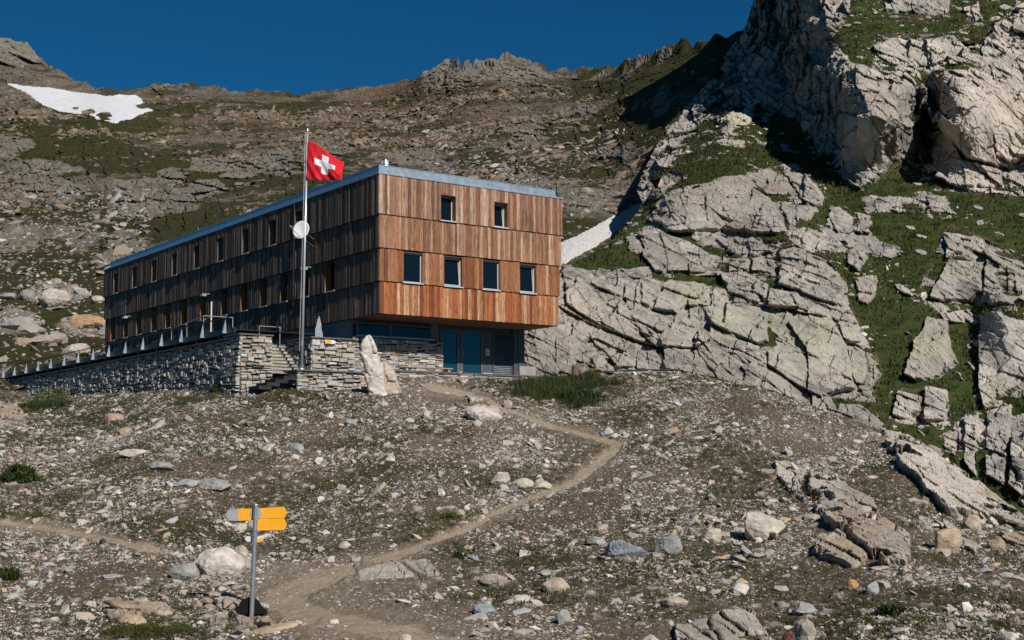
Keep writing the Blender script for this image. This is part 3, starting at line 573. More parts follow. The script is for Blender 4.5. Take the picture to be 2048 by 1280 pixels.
# hidden flank: fold the left edge back behind the silhouette
ext = []
e0 = Pd2[:, 0]; dv = e0 / np.linalg.norm(e0[:, :2], axis=1, keepdims=True)
for k in range(16, 0, -1):
    ext.append(e0 + np.stack([dv[:, 0] * k * 2.2 + k * .7, dv[:, 1] * k * 2.2, -.25 * k + 0 * dv[:, 0]], -1) + (fbm(e0 + k * 2.0, 3, 3, 69) * .5)[:, None])
fullc = np.concatenate([np.stack(ext, 1), Pd2], 1)
zc = np.concatenate([np.repeat(zc[:, :1], 16, 1), zc], 1); tc = np.concatenate([np.repeat(tc[:, :1], 16, 1), tc], 1)
Uc = np.concatenate([np.repeat(U[:, :1], 16, 1), U], 1); Vc = np.concatenate([np.repeat(V[:, :1], 16, 1), V], 1)
rc = np.concatenate([np.repeat(rkk[:, :1], 16, 1), rkk], 1)
top = [fullc[0] + np.array([0, k * 6., k * 2.0]) for k in range(8, 0, -1)]
fullc = np.concatenate([np.stack(top), fullc], 0)
zc = padr(zc, 8, 0); tc = padr(tc, 8, 0); Uc = padr(Uc, 8, 0); Vc = padr(Vc, 8, 0); rc = padr(rc, 8, 0)
F = grid_faces(fullc.shape[0], fullc.shape[1])
keep = (Vc < np.interp(Uc, msx, msy) + 330).ravel()[F].all(1)
isr = rc.ravel()[F].mean(1) > .5
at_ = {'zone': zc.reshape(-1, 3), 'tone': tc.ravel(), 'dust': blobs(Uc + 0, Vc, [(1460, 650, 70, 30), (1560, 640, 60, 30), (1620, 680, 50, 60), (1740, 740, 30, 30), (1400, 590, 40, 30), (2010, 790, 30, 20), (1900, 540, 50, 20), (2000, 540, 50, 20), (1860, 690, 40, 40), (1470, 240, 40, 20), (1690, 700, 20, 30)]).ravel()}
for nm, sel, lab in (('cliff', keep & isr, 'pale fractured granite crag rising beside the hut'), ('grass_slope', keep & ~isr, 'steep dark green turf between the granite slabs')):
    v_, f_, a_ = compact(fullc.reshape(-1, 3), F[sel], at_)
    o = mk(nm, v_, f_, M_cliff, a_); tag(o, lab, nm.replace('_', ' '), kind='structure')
Nd2 = normals(Pd2)
vis = (V < np.interp(U, msx, msy) + 5) * 1.0
w = (1 - rkk) * vis * np.clip(.02 + 1.0 * fbm(Pc, 6, 3, 71) + .6 * sstep(14, 0, -Mk) * (Mk < 0) * .5, 0, 1) + 1e-6
q, nn, ii, jj = scatter(Pd2, Nd2, w, 2600, 13)
sz = np.clip(.12 * (1 - rng.rand(len(q))) ** -.5, .12, .9)
o = stones('rubble', q, nn, sz, M_rub, 8, .9); tag(o, 'broken pale rocks lying on the steep turf', 'rubble', kind='stuff')

q, nn, ii, jj = scatter(Pd2, Nd2, (1 - rkk) * vis * (Nd2[..., 2] > .1) + 1e-7, 16000, 14)
o = tufts('turf', q, nn, rng.uniform(.12, .34, len(q)), M_leaf, [(.028, .046, .009), (.044, .058, .013), (.020, .032, .007), (.070, .058, .022), (.032, .040, .011)], 15, 6, .9, .16, .5)
tag(o, 'tussocks of dark turf on the ledges of the crag', 'turf', kind='stuff')

# ---- far mountain
nC, nR = 900, 400
u1 = np.linspace(-260, 1640, nC); U = np.repeat(u1[None], nR, 0)
top_ = np.interp(U, *np.array(skyL).T); V = top_ + (835 - top_) * (np.linspace(0, 1, nR)[:, None] ** 1.15)
Pf = at(U, V, farY(U, V))
U2, V2 = blocky(U, V, Pf / 2.5, [(40, 15, .5), (15, 6, .5)], .45, 190, sstep(0, 30, V - top_) * (.08 + .14 * sstep(620, 480, V) + .3 * blobs(U, V, [(960, 130, 150, 50), (100, 350, 120, 60), (320, 400, 100, 50), (540, 330, 80, 40), (1340, 215, 50, 40), (60, 110, 80, 40)])) * (1 - blobs(U, V, [(110, 190, 130, 40), (240, 215, 70, 30)])) * sstep(1290, 1240, U + (V - 400) * 1.0 * (V > 400)))
Pf = at(U, V, farY(U2, V2)); Nf = normals(Pf)
dist = Pf[..., 1:2]; sc_f = dist[..., 0] / 250.
Q = Pf / np.maximum(1, (dist / 250.)) ** .35
big = fbm(Pf, 45, 4, 101); ridge = fbm(Pf, 16, 5, 102, .55, True)
c_, s2 = math.cos(.5), math.sin(.5)
wb = fbm(Pf, 20, 3, 103) * 6
a = (Pf[..., 0] * c_ - Pf[..., 2] * s2 + wb); b = (Pf[..., 0] * s2 + Pf[..., 2] * c_ + wb * .5 + .15 * Pf[..., 1])
OB = lambda U, V: blobs(U, V, [(70, 345, 70, 40), (115, 370, 60, 35), (20, 290, 40, 25), (290, 385, 70, 28), (360, 395, 60, 30), (280, 415, 70, 28), (540, 325, 60, 28), (480, 350, 50, 20), (840, 320, 50, 18), (400, 375, 50, 22), (330, 355, 40, 15), (20, 480, 80, 20), (170, 480, 60, 20),
    (250, 520, 60, 20), (100, 590, 60, 30), (40, 645, 80, 30), (170, 650, 60, 25), (250, 480, 50, 22), (1330, 210, 30, 30), (1020, 140, 80, 25), (900, 150, 60, 30), (1150, 220, 60, 20), (1060, 260, 60, 20), (1040, 370, 60, 22), (1130, 370, 50, 20), (1180, 400, 60, 25), (1250, 300, 50, 20), (40, 100, 80, 40), (640, 290, 60, 25), (420, 330, 50, 18)])
GB = lambda U, V: blobs(U, V, [(150, 240, 90, 25), (60, 255, 80, 22), (90, 300, 90, 18), (230, 300, 50, 18), (330, 335, 90, 14), (450, 340, 70, 18), (560, 355, 60, 22), (380, 455, 110, 18), (440, 440, 60, 14), (650, 330, 70, 15), (1050, 330, 80, 20), (1180, 290, 120, 28), (980, 320, 60, 18), (1280, 240, 110, 28),
    (1330, 160, 100, 28), (1230, 180, 110, 22), (1420, 120, 70, 40), (1130, 355, 60, 12), (100, 610, 150, 14), (60, 520, 110, 12), (150, 560, 100, 14), (60, 700, 140, 14), (780, 370, 80, 14), (560, 190, 1, 1), (720, 400, 60, 14), (250, 250, 70, 14), (560, 220, 80, 10), (640, 205, 60, 8)])
n5 = fbm(Pf, 14, 4, 105)
_w1, _w2 = fbm(Pf, 12 , 4, 141) , fbm(Pf, 12, 4, 142)
gra = GB(U + _w1 * 70, V + _w2 * 34); outc = OB(U + _w2 * 50, V + _w1 * 24)
fH = 0; fT = 0; fK = 0
for k, (la, lb, am) in enumerate([(22, 8, 1.6), (8, 2.6, .75), (3, .9, .22)]):
    F1, F2, C, Dd = vor2(a / la, b / lb, 110 + k); e = F2 - F1
    fH = fH + am * ((C - .5) * 1.2 + Dd * 1.5) - am * .4 * sstep(.10, 0, e) * sstep(.35, .7, outc + .42 * n5); fT = fT + C * (.45, .3, .25)[k]; fK = np.maximum(fK, sstep(.1, 0, e) * (.5, .4, .3)[k])
om = sstep(.35, .62, outc + .42 * n5 + .1 * (fT - .5))
D = big * 5.0 * np.clip(sc_f, .25, 1) + ridge * 1.7 * np.clip(sc_f, .2, 1.2) + fH * np.clip(sc_f * 1.1, .22, 1.1) * (.3 + .95 * om + .35 * sstep(260, 130, V)) + om * 1.2 * np.clip(sc_f, .3, 1)
near = sstep(170, 110, Pf[..., 1])
spk = vor2(a / 1.1 + 3, b / .8, 150); spk2 = vor2(a / 2.6 + 9, b / 1.7, 151)
lump = (spk2[2] > .6) * sstep(.5, .15, spk2[0]) * .8 + (spk[2] > .5) * sstep(.5, .15, spk[0]) * .35
D = D + fbm(Pf, 7, 5, 161, .6, True) * 1.1 * np.clip(sc_f, .2, 1.2)
D = D * (1 - .55 * near) + lump * np.clip(sc_f, .3, 1.2)
snow1 = poly_sdf(U + fbm(Pf, 8, 3, 120) * 4, V + fbm(Pf, 8, 3, 121) * 3, P_("8,166 60,170 130,180 200,190 240,192 275,192 283,200 292,207 288,212 310,222 290,226 275,232 262,238 245,242 230,248 205,243 190,237 175,228 150,228 120,224 100,217 80,207 60,192 30,176"))
for hx, hy, ha, hb in ((178, 223, 11, 4), (208, 233, 14, 6), (288, 212, 12, 4), (150, 216, 6, 2)):
    snow1 = np.minimum(snow1, (np.hypot((U - hx) / ha, (V - hy) / hb) - 1 + .9 * fbm(Pf, 6, 4, 124)) * 5)
snow2 = poly_sdf(U + fbm(Pf, 2, 3, 122) * 3, V + fbm(Pf, 2, 3, 123) * 2, P_("1080,500 1120,486 1180,458 1240,424 1275,405 1290,402 1285,415 1262,440 1225,470 1190,495 1150,515 1128,530 1080,600"))
sm1 = sstep(-1, 2, snow1); sm2 = sstep(-1, 2, snow2)
D = D * (1 - .9 * np.maximum(sm1, sm2)) + 1.0 * sm1 + .3 * sm2
skirt = sstep(0, .02, (V - top_) / 700.)
Rf = -Pf / np.linalg.norm(Pf, axis=-1, keepdims=True) + np.array([0, 0, .04])
Pd3 = Pf + Rf * (D * (.25 + .75 * sstep(0, 12, V - top_)))[..., None]
Pd3[..., 2] += (1 - sstep(0, 14, V - top_)) * (fbm(Pf, 9, 4, 130, .6) * 2.0 + 1.6 * np.abs(fbm(Pf, 3.5, 3, 131)) + 3.5 * np.clip(fbm(Pf, 11, 3, 132, .6, True), 0, 1) * blobs(U, V, [(960, 130, 130, 60), (60, 90, 80, 40), (1300, 130, 200, 60)]))
n6 = fbm(Pf, 4, 4, 106)
gf = np.clip(gra * .85 + .55 * fbm(Pf, 26, 5, 107, .6) + .45 * n6 - .25 * om + .12 * sstep(200, 330, V) + .18 * sstep(500, 600, V) + .40 - .35 * lump + .16 * fbm(Pf, 1.5, 2, 152), 0, 1) * (1 - .75 * om)
rustf = np.clip(blobs(U, V, [(750, 250, 250, 60), (380, 250, 200, 45), (600, 250, 160, 50), (820, 210, 160, 50), (1240, 250, 100, 40), (180, 640, 60, 25), (120, 650, 40, 15)]) * 1.0 + .25 * sstep(330, 200, V) + .45 * fbm(Pf, 18, 4, 108) - .35 * om, 0, 1)
soil_shade_f = np.clip(.35 + .6 * fbm(Pf, 10, 4, 109) - .7 * om + fK * .3 * om, 0, 1)  # soil cover; last term paints outcrop cracks darker, like shade
tf_ = np.clip(fT * .75 + .02 + .45 * lump * (.4 + sstep(-.2, .4, n5)) + .50 * om * np.clip(1.3 - rustf, 0, 1) + .55 * near * om + .1 * n6, 0, 1.6)
zf = np.stack([gf, rustf, soil_shade_f], -1)
bk = [Pd3[0] + np.array([0, k * 8., -k * 6.0]) for k in range(10, 0, -1)]
fullf = np.concatenate([np.stack(bk), Pd3], 0)
zf = padr(zf, 10, 0); tf_ = padr(tf_, 10, 0); s1p = padr(sm1, 10, 0); s2p = padr(sm2, 10, 0); s1p[:10] = 0
F = grid_faces(fullf.shape[0], nC); a1 = s1p.ravel()[F].mean(1) > .5; a2 = s2p.ravel()[F].mean(1) > .5
at_ = {'zone': zf.reshape(-1, 3), 'tone': tf_.ravel()}
for nm, sel, mt, lab, cat, kd in (('mountain', ~a1 & ~a2, M_far, 'brown rocky mountain ridge under a deep blue sky', 'mountain', 'structure'),
        ('snow_field', a1, M_snow, 'white snow patch high on the left mountain', 'snow', 'stuff'), ('snow_gully', a2, M_dsnow, 'dirty grey snow strip in the gully right of the hut', 'snow', 'stuff')):
    v_, f_, a_ = compact(fullf.reshape(-1, 3), F[sel], at_)
    o = mk(nm, v_, f_, mt, a_, smooth=(mt is not M_far)); tag(o, lab, cat, kind=kd)
Nd3 = normals(Pd3)
w = ((V > 520) & (U < 260)) * (.2 + om) + ((V > 260) & (U > 850) & (U < 1300)) * .12 * np.clip(.5 + n5 * 2, 0, 1) * (sm2 < .1) + ((V > 380) & (V < 520) & (U < 300)) * .12
q, nn, ii, jj = scatter(Pd3, Nd3, w + 1e-7, 5200, 23)
sz = np.clip(.19 * (q[:, 1] / 120.) * (1 - rng.rand(len(q))) ** -.45, .15, 1.9)
o = stones('talus', q, nn, sz, M_rub, 9, .72); tag(o, 'fallen blocks strewn over the far slopes', 'talus', kind='stuff')
fV = V.copy()
q, nn, ii, jj = scatter(Pd3, Nd3, (V > top_ + 25) * (sm1 < .1) * (sm2 < .1) * (1 - gf * .95) * (1 - .85 * om) * np.clip(.1 + fbm(Pf, 25, 4, 162) * 1.4, 0.02, 1) / np.maximum(Pf[..., 1], 100) + 1e-9, 16000, 33)
sz = np.clip(.0019 * q[:, 1] * (1 - rng.rand(len(q))) ** -.42, .2, 2.4)
o = stones('far_scree', q, nn, sz, M_rub, 19, .42, .35, (1.08, .93, .76)); tag(o, 'weathered blocks and scree covering the mountain flank', 'scree', kind='stuff')
def far_at(px, py):
    j = int(round((px + 260) / 1900. * (nC - 1))); i = int(np.argmin(np.abs(fV[:, j] - py))); return Pd3[i, j].copy(), Nd3[i, j].copy()
#@@OBJECTS@@
# ================================================================== OBJECTS
TH = .6256
BC = Vector((-5.9946, 60, 0)); DL = Vector((-math.sin(TH), math.cos(TH), 0)); DR = Vector((math.cos(TH), math.sin(TH), 0))
def bw(r, l, z): return BC + DR * r + DL * l + Vector((0, 0, z))
class MB:
    """collects shapes in one mesh (given in the root's local frame after subtracting origin)"""
    def __init__(s, org=(0, 0, 0)): s.v = []; s.f = []; s.m = []; s.c = []; s.o = Vector(org)
    def add(s, vs, fs, c=(.5, .5, .5), m=0):
        k = len(s.v); s.v += [tuple(Vector(p) - s.o) for p in vs]; s.f += [tuple(i + k for i in f) for f in fs]; s.m += [m] * len(fs); s.c += [c] * len(vs); return s
    def box(s, x0, x1, y0, y1, z0, z1, c=(.5, .5, .5), m=0):
        return s.add([(x0, y0, z0), (x1, y0, z0), (x1, y1, z0), (x0, y1, z0), (x0, y0, z1), (x1, y0, z1), (x1, y1, z1), (x0, y1, z1)],
            [(0, 3, 2, 1), (4, 5, 6, 7), (0, 1, 5, 4), (1, 2, 6, 5), (2, 3, 7, 6), (3, 0, 4, 7)], c, m)
    def tube(s, a, b, r0, r1=None, n=12, c=(.5, .5, .5), m=0, cap=True):
        a, b = Vector(a), Vector(b); r1 = r0 if r1 is None else r1; d = (b - a).normalized()
        e = d.cross(Vector((0, 0, 1)) if abs(d.z) < .9 else Vector((1, 0, 0))).normalized(); g = d.cross(e)
        vs = [a + (e * math.cos(t) + g * math.sin(t)) * r0 for t in [2 * math.pi * i / n for i in range(n)]] + [b + (e * math.cos(t) + g * math.sin(t)) * r1 for t in [2 * math.pi * i / n for i in range(n)]]
        fs = [(i, (i + 1) % n, n + (i + 1) % n, n + i) for i in range(n)]
        if cap: fs += [tuple(range(n - 1, -1, -1)), tuple(range(n, 2 * n))]
        return s.add(vs, fs, c, m)
    def bar(s, a, b, w, h, c=(.5, .5, .5), m=0):
        a, b = Vector(a), Vector(b); d = (b - a).normalized(); up = Vector((0, 0, 1)) if abs(d.z) < .95 else Vector((0, 1, 0))
        e = d.cross(up).normalized() * w / 2; g = e.cross(d).normalized() * h / 2
        vs = [a - e - g, a + e - g, a + e + g, a - e + g, b - e - g, b + e - g, b + e + g, b - e + g]
        return s.add(vs, [(0, 1, 2, 3), (7, 6, 5, 4), (0, 4, 5, 1), (1, 5, 6, 2), (2, 6, 7, 3), (3, 7, 4, 0)], c, m)
    def prism(s, pts, y0, y1, c=(.5, .5, .5), m=0):
        """outline in x,z extruded along y"""
        n = len(pts); vs = [(x, y0, z) for x, z in pts] + [(x, y1, z) for x, z in pts]
        return s.add(vs, [tuple(range(n)), tuple(range(2 * n - 1, n - 1, -1))] + [(i, n + i, n + (i + 1) % n, (i + 1) % n) for i in range(n)], c, m)
    def obj(s, name, mats, parent=None, bevel=0, smooth=False):
        me = bpy.data.meshes.new(name); me.from_pydata(s.v, [], s.f); me.update()
        for mt in (mats if isinstance(mats, (list, tuple)) else [mats]): me.materials.append(mt)
        for p, k in zip(me.polygons, s.m): p.material_index = k; p.use_smooth = smooth
        a = me.attributes.new('col', 'FLOAT_COLOR', 'POINT'); a.data.foreach_set('color', [q for c in s.c for q in (*c, 1)])
        o = bpy.data.objects.new(name, me); COL.objects.link(o)
        if parent: o.parent = parent
        if bevel:
            b = o.modifiers.new('bevel', 'BEVEL'); b.width = bevel; b.segments = 2; b.limit_method = 'ANGLE'
        return o
R = random.Random(11)
# ------------------------------------------------------------------ the hut
hut = empty('alpine_hut', BC, 'long timber-clad mountain hut overhanging its stone and glass ground floor', 'mountain hut'); hut.rotation_euler = (0, 0, TH)
W_, L_ = 10.5, 36.5
ZB = [13.25, 11.39, 9.86, 8.35, 6.87]
FW = [(3.28, 4.17, 11.43, 12.67, .30, 0), (6.33, 7.18, 11.43, 12.67, .30, 1), (1.33, 2.41, 8.37, 9.80, .12, 0), (3.54, 4.62, 8.37, 9.80, .16, 1), (5.74, 6.78, 8.37, 9.80, .12, 0), (7.92, 8.96, 8.37, 9.80, .16, 1)]
LWt = [7.9, 10.9, 14.17, 17.48, 20.8, 24.13, 27.45, 30.85, 34.25]
LWb = [4.95, 7.4, 9.75, 12.1, 14.5, 17.1, 20.0, 22.85, 25.3, 27.6, 30.1, 32.5, 34.9]
LW = [(c - .42, c + .42, 11.43, 12.76, .32, 0) for c in LWt] + [(c - .45, c + .45, 8.37, 9.8, .34, 0) for c in LWb]
LW[9] = (4.3, 5.35, 8.37, 9.8, .34, 0)
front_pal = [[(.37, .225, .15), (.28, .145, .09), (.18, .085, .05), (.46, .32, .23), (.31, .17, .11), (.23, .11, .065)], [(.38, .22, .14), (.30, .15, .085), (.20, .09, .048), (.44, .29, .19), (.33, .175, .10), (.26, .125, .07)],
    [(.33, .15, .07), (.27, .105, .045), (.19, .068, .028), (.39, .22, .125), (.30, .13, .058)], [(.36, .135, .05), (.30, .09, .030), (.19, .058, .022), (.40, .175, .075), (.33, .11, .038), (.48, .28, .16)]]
left_pal = [(.105, .074, .054), (.080, .056, .042), (.13, .092, .068), (.165, .125, .095), (.12, .072, .044), (.062, .046, .036), (.19, .15, .115)]  # weathered tones, darkened further for the grazing light on this side
def cladding(face, length, wins, band, parent):
    ins = .06 * band; z1, z0 = ZB[band] - .018, ZB[band + 1] + .018
    mb = MB(); x = ins - (.03 if face == 'f' else 0); end = length - ins
    ww = [w for w in wins if w[2] < z1 - .1 and w[3] > z0 + .1]
    while x < end - .01:
        w = R.choice([.11, .13, .15, .18, .20]); nx = min(x + w, end)
        for e in [q for q_ in ww for q in (q_[0], q_[1])]:
            if x + .01 < e < nx - .0: nx = e; break
        t = R.uniform(0, .022); gap = .006
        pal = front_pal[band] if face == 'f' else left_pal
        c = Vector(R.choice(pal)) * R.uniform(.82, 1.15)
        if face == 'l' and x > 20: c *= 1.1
        zz = [(z0 + R.uniform(-.008, .008), z1)]
        for q in ww:
            if x >= q[0] - .005 and nx <= q[1] + .005:
                zz = []
                if z1 - q[3] > .05: zz.append((q[3], z1))
                if q[2] - z0 > .06: zz.append((z0, q[2]))
        for a, b in zz:
            if face == 'f': mb.box(x + gap, nx, ins - .03 - t, ins + .02, a, b, tuple(c))
            else: mb.box(ins - .03 - t, ins + .02, x + gap, nx, a, b, tuple(c))
        x = nx
    return mb.obj('cladding', M_wood, parent)
def backing(face, length, wins, parent):
    """dark carcass behind the boards with the window openings left free"""
    mb = MB(); a0, a1 = .22, .40
    for band in range(4):
        z0, z1 = ZB[band + 1], ZB[band]; e = .06 * band + .021
        ww = sorted([w for w in wins if w[2] < z1 - .1 and w[3] > z0 + .1]); x = e
        def slab(x0, x1, q0, q1):
            if x1 - x0 < .01 or q1 - q0 < .01: return
            if face == 'f': mb.box(x0, x1, e, e + .3, q0, q1)
            else: mb.box(e, e + .3, x0, x1, q0, q1)
        for w in ww:
            slab(x, w[0], z0, z1); slab(w[0], w[1], w[3], z1); slab(w[0], w[1], z0, w[2]); x = w[1]
        slab(x, length - e, z0, z1)
    return mb.obj('wall', M_mortar, parent)
for b in range(4):
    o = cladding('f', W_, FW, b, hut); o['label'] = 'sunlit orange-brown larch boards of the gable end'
    o = cladding('l', L_, LW, b, hut); o['label'] = 'weathered boards of the long side, darkened for shade'
backing('f', W_, FW, hut); backing('l', L_, LW, hut)
def window(face, w, parent):
    a0, a1, z0, z1, rec, tilt = w
    band = 0 if z0 > 11 else 2; ins = .06 * band
    def B(mb, p0, p1, d0, d1, q0, q1, c=(.5, .5, .5)):
        if face == 'f': mb.box(p0, p1, d0, d1, q0, q1, c)
        else: mb.box(d0, d1, p0, p1, q0, q1, c)
    root = MB(); t = .035; s = ins - .028; e = ins + rec
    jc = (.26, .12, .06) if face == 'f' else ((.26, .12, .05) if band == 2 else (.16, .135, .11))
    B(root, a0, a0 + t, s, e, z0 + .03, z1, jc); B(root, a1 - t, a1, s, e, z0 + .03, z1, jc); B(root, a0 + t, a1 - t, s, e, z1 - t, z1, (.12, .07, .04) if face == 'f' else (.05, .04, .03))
    wr = root.obj('window', M_wood, parent)
    f = MB(); k = .055; i0, i1, j0, j1 = a0 + t, a1 - t, z0 + .03, z1 - t
    B(f, i0, i0 + k, e - .03, e + .04, j0, j1); B(f, i1 - k, i1, e - .03, e + .04, j0, j1); B(f, i0 + k, i1 - k, e - .03, e + .04, j0, j0 + k); B(f, i0 + k, i1 - k, e - .03, e + .04, j1 - k, j1)
    f.obj('frame', M_frame if face == 'f' else M_dark, wr)
    sl = MB(); B(sl, a0 - .01, a1 + .01, ins - .075, e + .0, z0 - .03, z0 + .028); sl.obj('sill', M_frame, wr)
    if not tilt:
        p = MB(); B(p, i0 + k, i1 - k, e + .0, e + .015, j0 + k, j1 - k); p.obj('pane', M_glass, wr)
    else:   # bottom-hung sash leaning out at the top is seen as a slanting pale edge
        h = j1 - j0 - 2 * k; o_ = -.11
        p = MB(); g = MB()
        y0 = e + .01
        def q(x, zz, d): return (x, y0 - .035 + o_ * -1 * zz / h + d, j0 + k + zz)
        p.add([q(i0 + k + .03, .03, 0), q(i1 - k - .03, .03, 0), q(i1 - k - .03, h - .03, 0), q(i0 + k + .03, h - .03, 0), q(i0 + k + .03, .03, .012), q(i1 - k - .03, .03, .012), q(i1 - k - .03, h - .03, .012), q(i0 + k + .03, h - .03, .012)],
            [(0, 1, 2, 3), (7, 6, 5, 4), (0, 4, 5, 1), (1, 5, 6, 2), (2, 6, 7, 3), (3, 7, 4, 0)])
        for xa, xb in ((i0 + k, i0 + k + .035), (i1 - k - .035, i1 - k)):
            g.add([q(xa, 0, -.02), q(xb, 0, -.02), q(xb, h, -.02), q(xa, h, -.02), q(xa, 0, .03), q(xb, 0, .03), q(xb, h, .03), q(xa, h, .03)],
                [(0, 1, 2, 3), (7, 6, 5, 4), (0, 4, 5, 1), (1, 5, 6, 2), (2, 6, 7, 3), (3, 7, 4, 0)])
        p.obj('pane', M_glass, wr); 
        for za, zb in ((-.0, .035), (h - .035, h)):
            xa, xb = i0 + k + .035, i1 - k - .035
            g.add([q(xa, za, -.02), q(xb, za, -.02), q(xb, zb, -.02), q(xa, zb, -.02), q(xa, za, .03), q(xb, za, .03), q(xb, zb, .03), q(xa, zb, .03)],
                [(0, 1, 2, 3), (7, 6, 5, 4), (0, 4, 5, 1), (1, 5, 6, 2), (2, 6, 7, 3), (3, 7, 4, 0)])
        g.obj('sash', M_frame, wr)
        bk_ = MB(); bk_.box(i0 + k, i1 - k, e + .2, e + .22, j0 + k, j1 - k); bk_.obj('blind', M_mortar, wr)
    return wr
for w in FW: window('f', w, hut)
for w in LW: window('l', w, hut)
# carcass: roof deck, right and rear sides, soffit
mb = MB(); mb.box(.0, W_, .0, L_, 13.262, 13.30); mb.obj('roof', M_zinc, hut)
mb = MB(); mb.box(W_ - .24, W_ - .2, .4, L_ - .4, 6.9, 13.26); mb.box(.4, W_ - .24, L_ - .44, L_ - .4, 6.9, 13.26); mb.obj('wall', M_log, hut)
mb = MB()
for i in range(56): mb.box(.26, W_ - .26, .24 + i * .14, .24 + i * .14 + .132, 6.865 - (i % 2) * .003, 6.90)
mb.box(.26, W_ - .26, 8.09, L_ - .4, 6.865, 6.90)
mb.obj('soffit', M_soff, hut)
mb = MB(); mb.box(-.07, W_ + .03, -.075, .0, 13.235, 13.300); mb.box(-.07, 0, 0, L_ + .05, 13.235, 13.300); mb.box(W_, W_ + .03, 0, L_ + .05, 13.235, 13.300)
mb.obj('drip_edge', M_zinc, hut)
mb = MB(); mb.box(-.04, W_ - .42, -.045, .25, 13.302, 13.62); mb.box(-.04, .25, .25, L_ - 1.15, 13.302, 13.62); mb.box(W_ - .62, W_ - .42, .25, L_ - 1.15, 13.302, 13.60)
for x in (1.4, 3.6, 6.0, 8.3): mb.box(x, x + .03, -.052, -.046, 13.304, 13.625)
mb.box(-.055, W_ - .40, -.06, .27, 13.622, 13.65); mb.box(-.055, .27, .27, L_ - 1.13, 13.622, 13.65)
mb.obj('roof_edge', M_zinc, hut)
ch = MB(); cx, cy = 1.6, 2.2; ch.tube((cx, cy, 13.3), (cx, cy, 14.22), .14); co = ch.obj('chimney', M_galv, hut)
cc = MB(); cc.tube((cx, cy, 14.18), (cx, cy, 14.23), .26, .24); cc.tube((cx, cy, 14.28), (cx, cy, 14.5), .19, .13); cc.tube((cx, cy, 14.53), (cx, cy, 14.57), .2, .12)
for k in range(6):
    t = k * math.pi / 3; cc.tube((cx + .2 * math.cos(t), cy + .2 * math.sin(t), 14.2), (cx + .15 * math.cos(t), cy + .15 * math.sin(t), 14.56), .012, n=6)
cc.obj('cowl', M_galv, co)
for i, l in enumerate((7.5, 14.0, 21)):
    mb = MB(); mb.tube((.12, l, 13.63), (.12, l, 13.85), .018, n=6); mb.tube((.12, l, 13.84), (.12, l, 13.87), .035, n=8); mb.obj('roof_anchor', M_galv, hut)
# ground floor
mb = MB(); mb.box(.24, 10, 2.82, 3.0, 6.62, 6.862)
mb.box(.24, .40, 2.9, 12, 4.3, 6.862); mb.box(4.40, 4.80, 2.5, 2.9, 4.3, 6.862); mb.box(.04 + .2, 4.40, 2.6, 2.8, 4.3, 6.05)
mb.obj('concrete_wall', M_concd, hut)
mb = MB(); mb.box(9.35, 9.62, 2.55, 2.75, 4.47, 6.86); mb.box(9.62, 9.98, 2.5, 14, 4.4, 6.862); mb.obj('pillar', M_grey, hut)
mb = MB(); mb.box(9.60, 10.6, 2.42, 2.9, 4.3, 5.02); mb.obj('lit_foot', M_conc, hut)['label'] = 'pale foot of the corner pillar, sunlight put in its colour'  # paler block stands for the sunlit lower part of the pillar
def framed(name, x0, x1, z0, z1, y, k, glass, parent, fmat=M_frame):
    f = MB(); f.box(x0, x0 + k, y - .04, y + .05, z0, z1); f.box(x1 - k, x1, y - .04, y + .05, z0, z1); f.box(x0 + k, x1 - k, y - .04, y + .05, z0, z0 + k); f.box(x0 + k, x1 - k, y - .04, y + .05, z1 - k, z1)
    o = f.obj(name, fmat, parent); g = MB(); g.box(x0 + k, x1 - k, y, y + .02, z0 + k, z1 - k); g.obj('pane', glass, o); return o
framed('ribbon_window', .30, 2.10, 6.10, 6.70, 2.5, .06, M_glass, hut, M_frdark); framed('ribbon_window', 2.10, 4.38, 6.10, 6.70, 2.5, .06, M_glass, hut, M_frdark)
mb = MB(); mb.box(-.05 + .3, 4.45, 2.28, 2.56, 6.03, 6.09); mb.obj('window_ledge', M_frame, hut)
for x0, x1 in ((5.05, 6.10), (6.28, 7.52)):
    d = framed('door', x0, x1, 4.50, 6.66, 2.74, .07, M_doorglass, hut, M_frdark)
    h = MB(); hx = x1 - .05 if x0 < 6 else x0 + .03; h.tube((hx, 2.64, 5.35), (hx, 2.64, 5.75), .012, n=8); h.tube((hx, 2.64, 5.4), (hx, 2.72, 5.4), .01, n=6); h.tube((hx, 2.64, 5.7), (hx, 2.72, 5.7), .01, n=6); h.obj('handle', M_galv, d)
mb = MB(); mb.box(6.102, 6.278, 2.70, 2.85, 4.47, 6.66); mb.box(4.8, 5.04, 2.72, 2.85, 4.47, 6.66); mb.box(7.53, 8.12, 2.70, 2.85, 4.47, 6.66); mb.box(4.8, 9.35, 2.72, 2.86, 6.665, 6.80); mb.obj('door_surround', M_grey, hut)
mb = MB(); mb.box(4.95, 9.4, 2.6, 2.9, 4.44, 4.50); mb.box(6.11, 6.27, 2.66, 2.695, 4.5, 4.62); mb.box(7.53, 8.12, 2.66, 2.695, 4.5, 4.62); mb.obj('threshold', M_frame, hut)
nt_ = MB(); nt_.box(7.72, 7.94, 2.685, 2.697, 5.48, 5.82); no = nt_.obj('notice', M_white, hut)
t_ = MB()
for i, (a, b, z) in enumerate([(.03, .17, 5.77), (.05, .15, 5.735), (.03, .19, 5.66), (.03, .16, 5.63), (.03, .18, 5.60), (.03, .12, 5.57)]): t_.box(7.72 + a, 7.72 + b, 2.680, 2.684, z, z + .014)
t_.obj('lettering', M_dark, no)
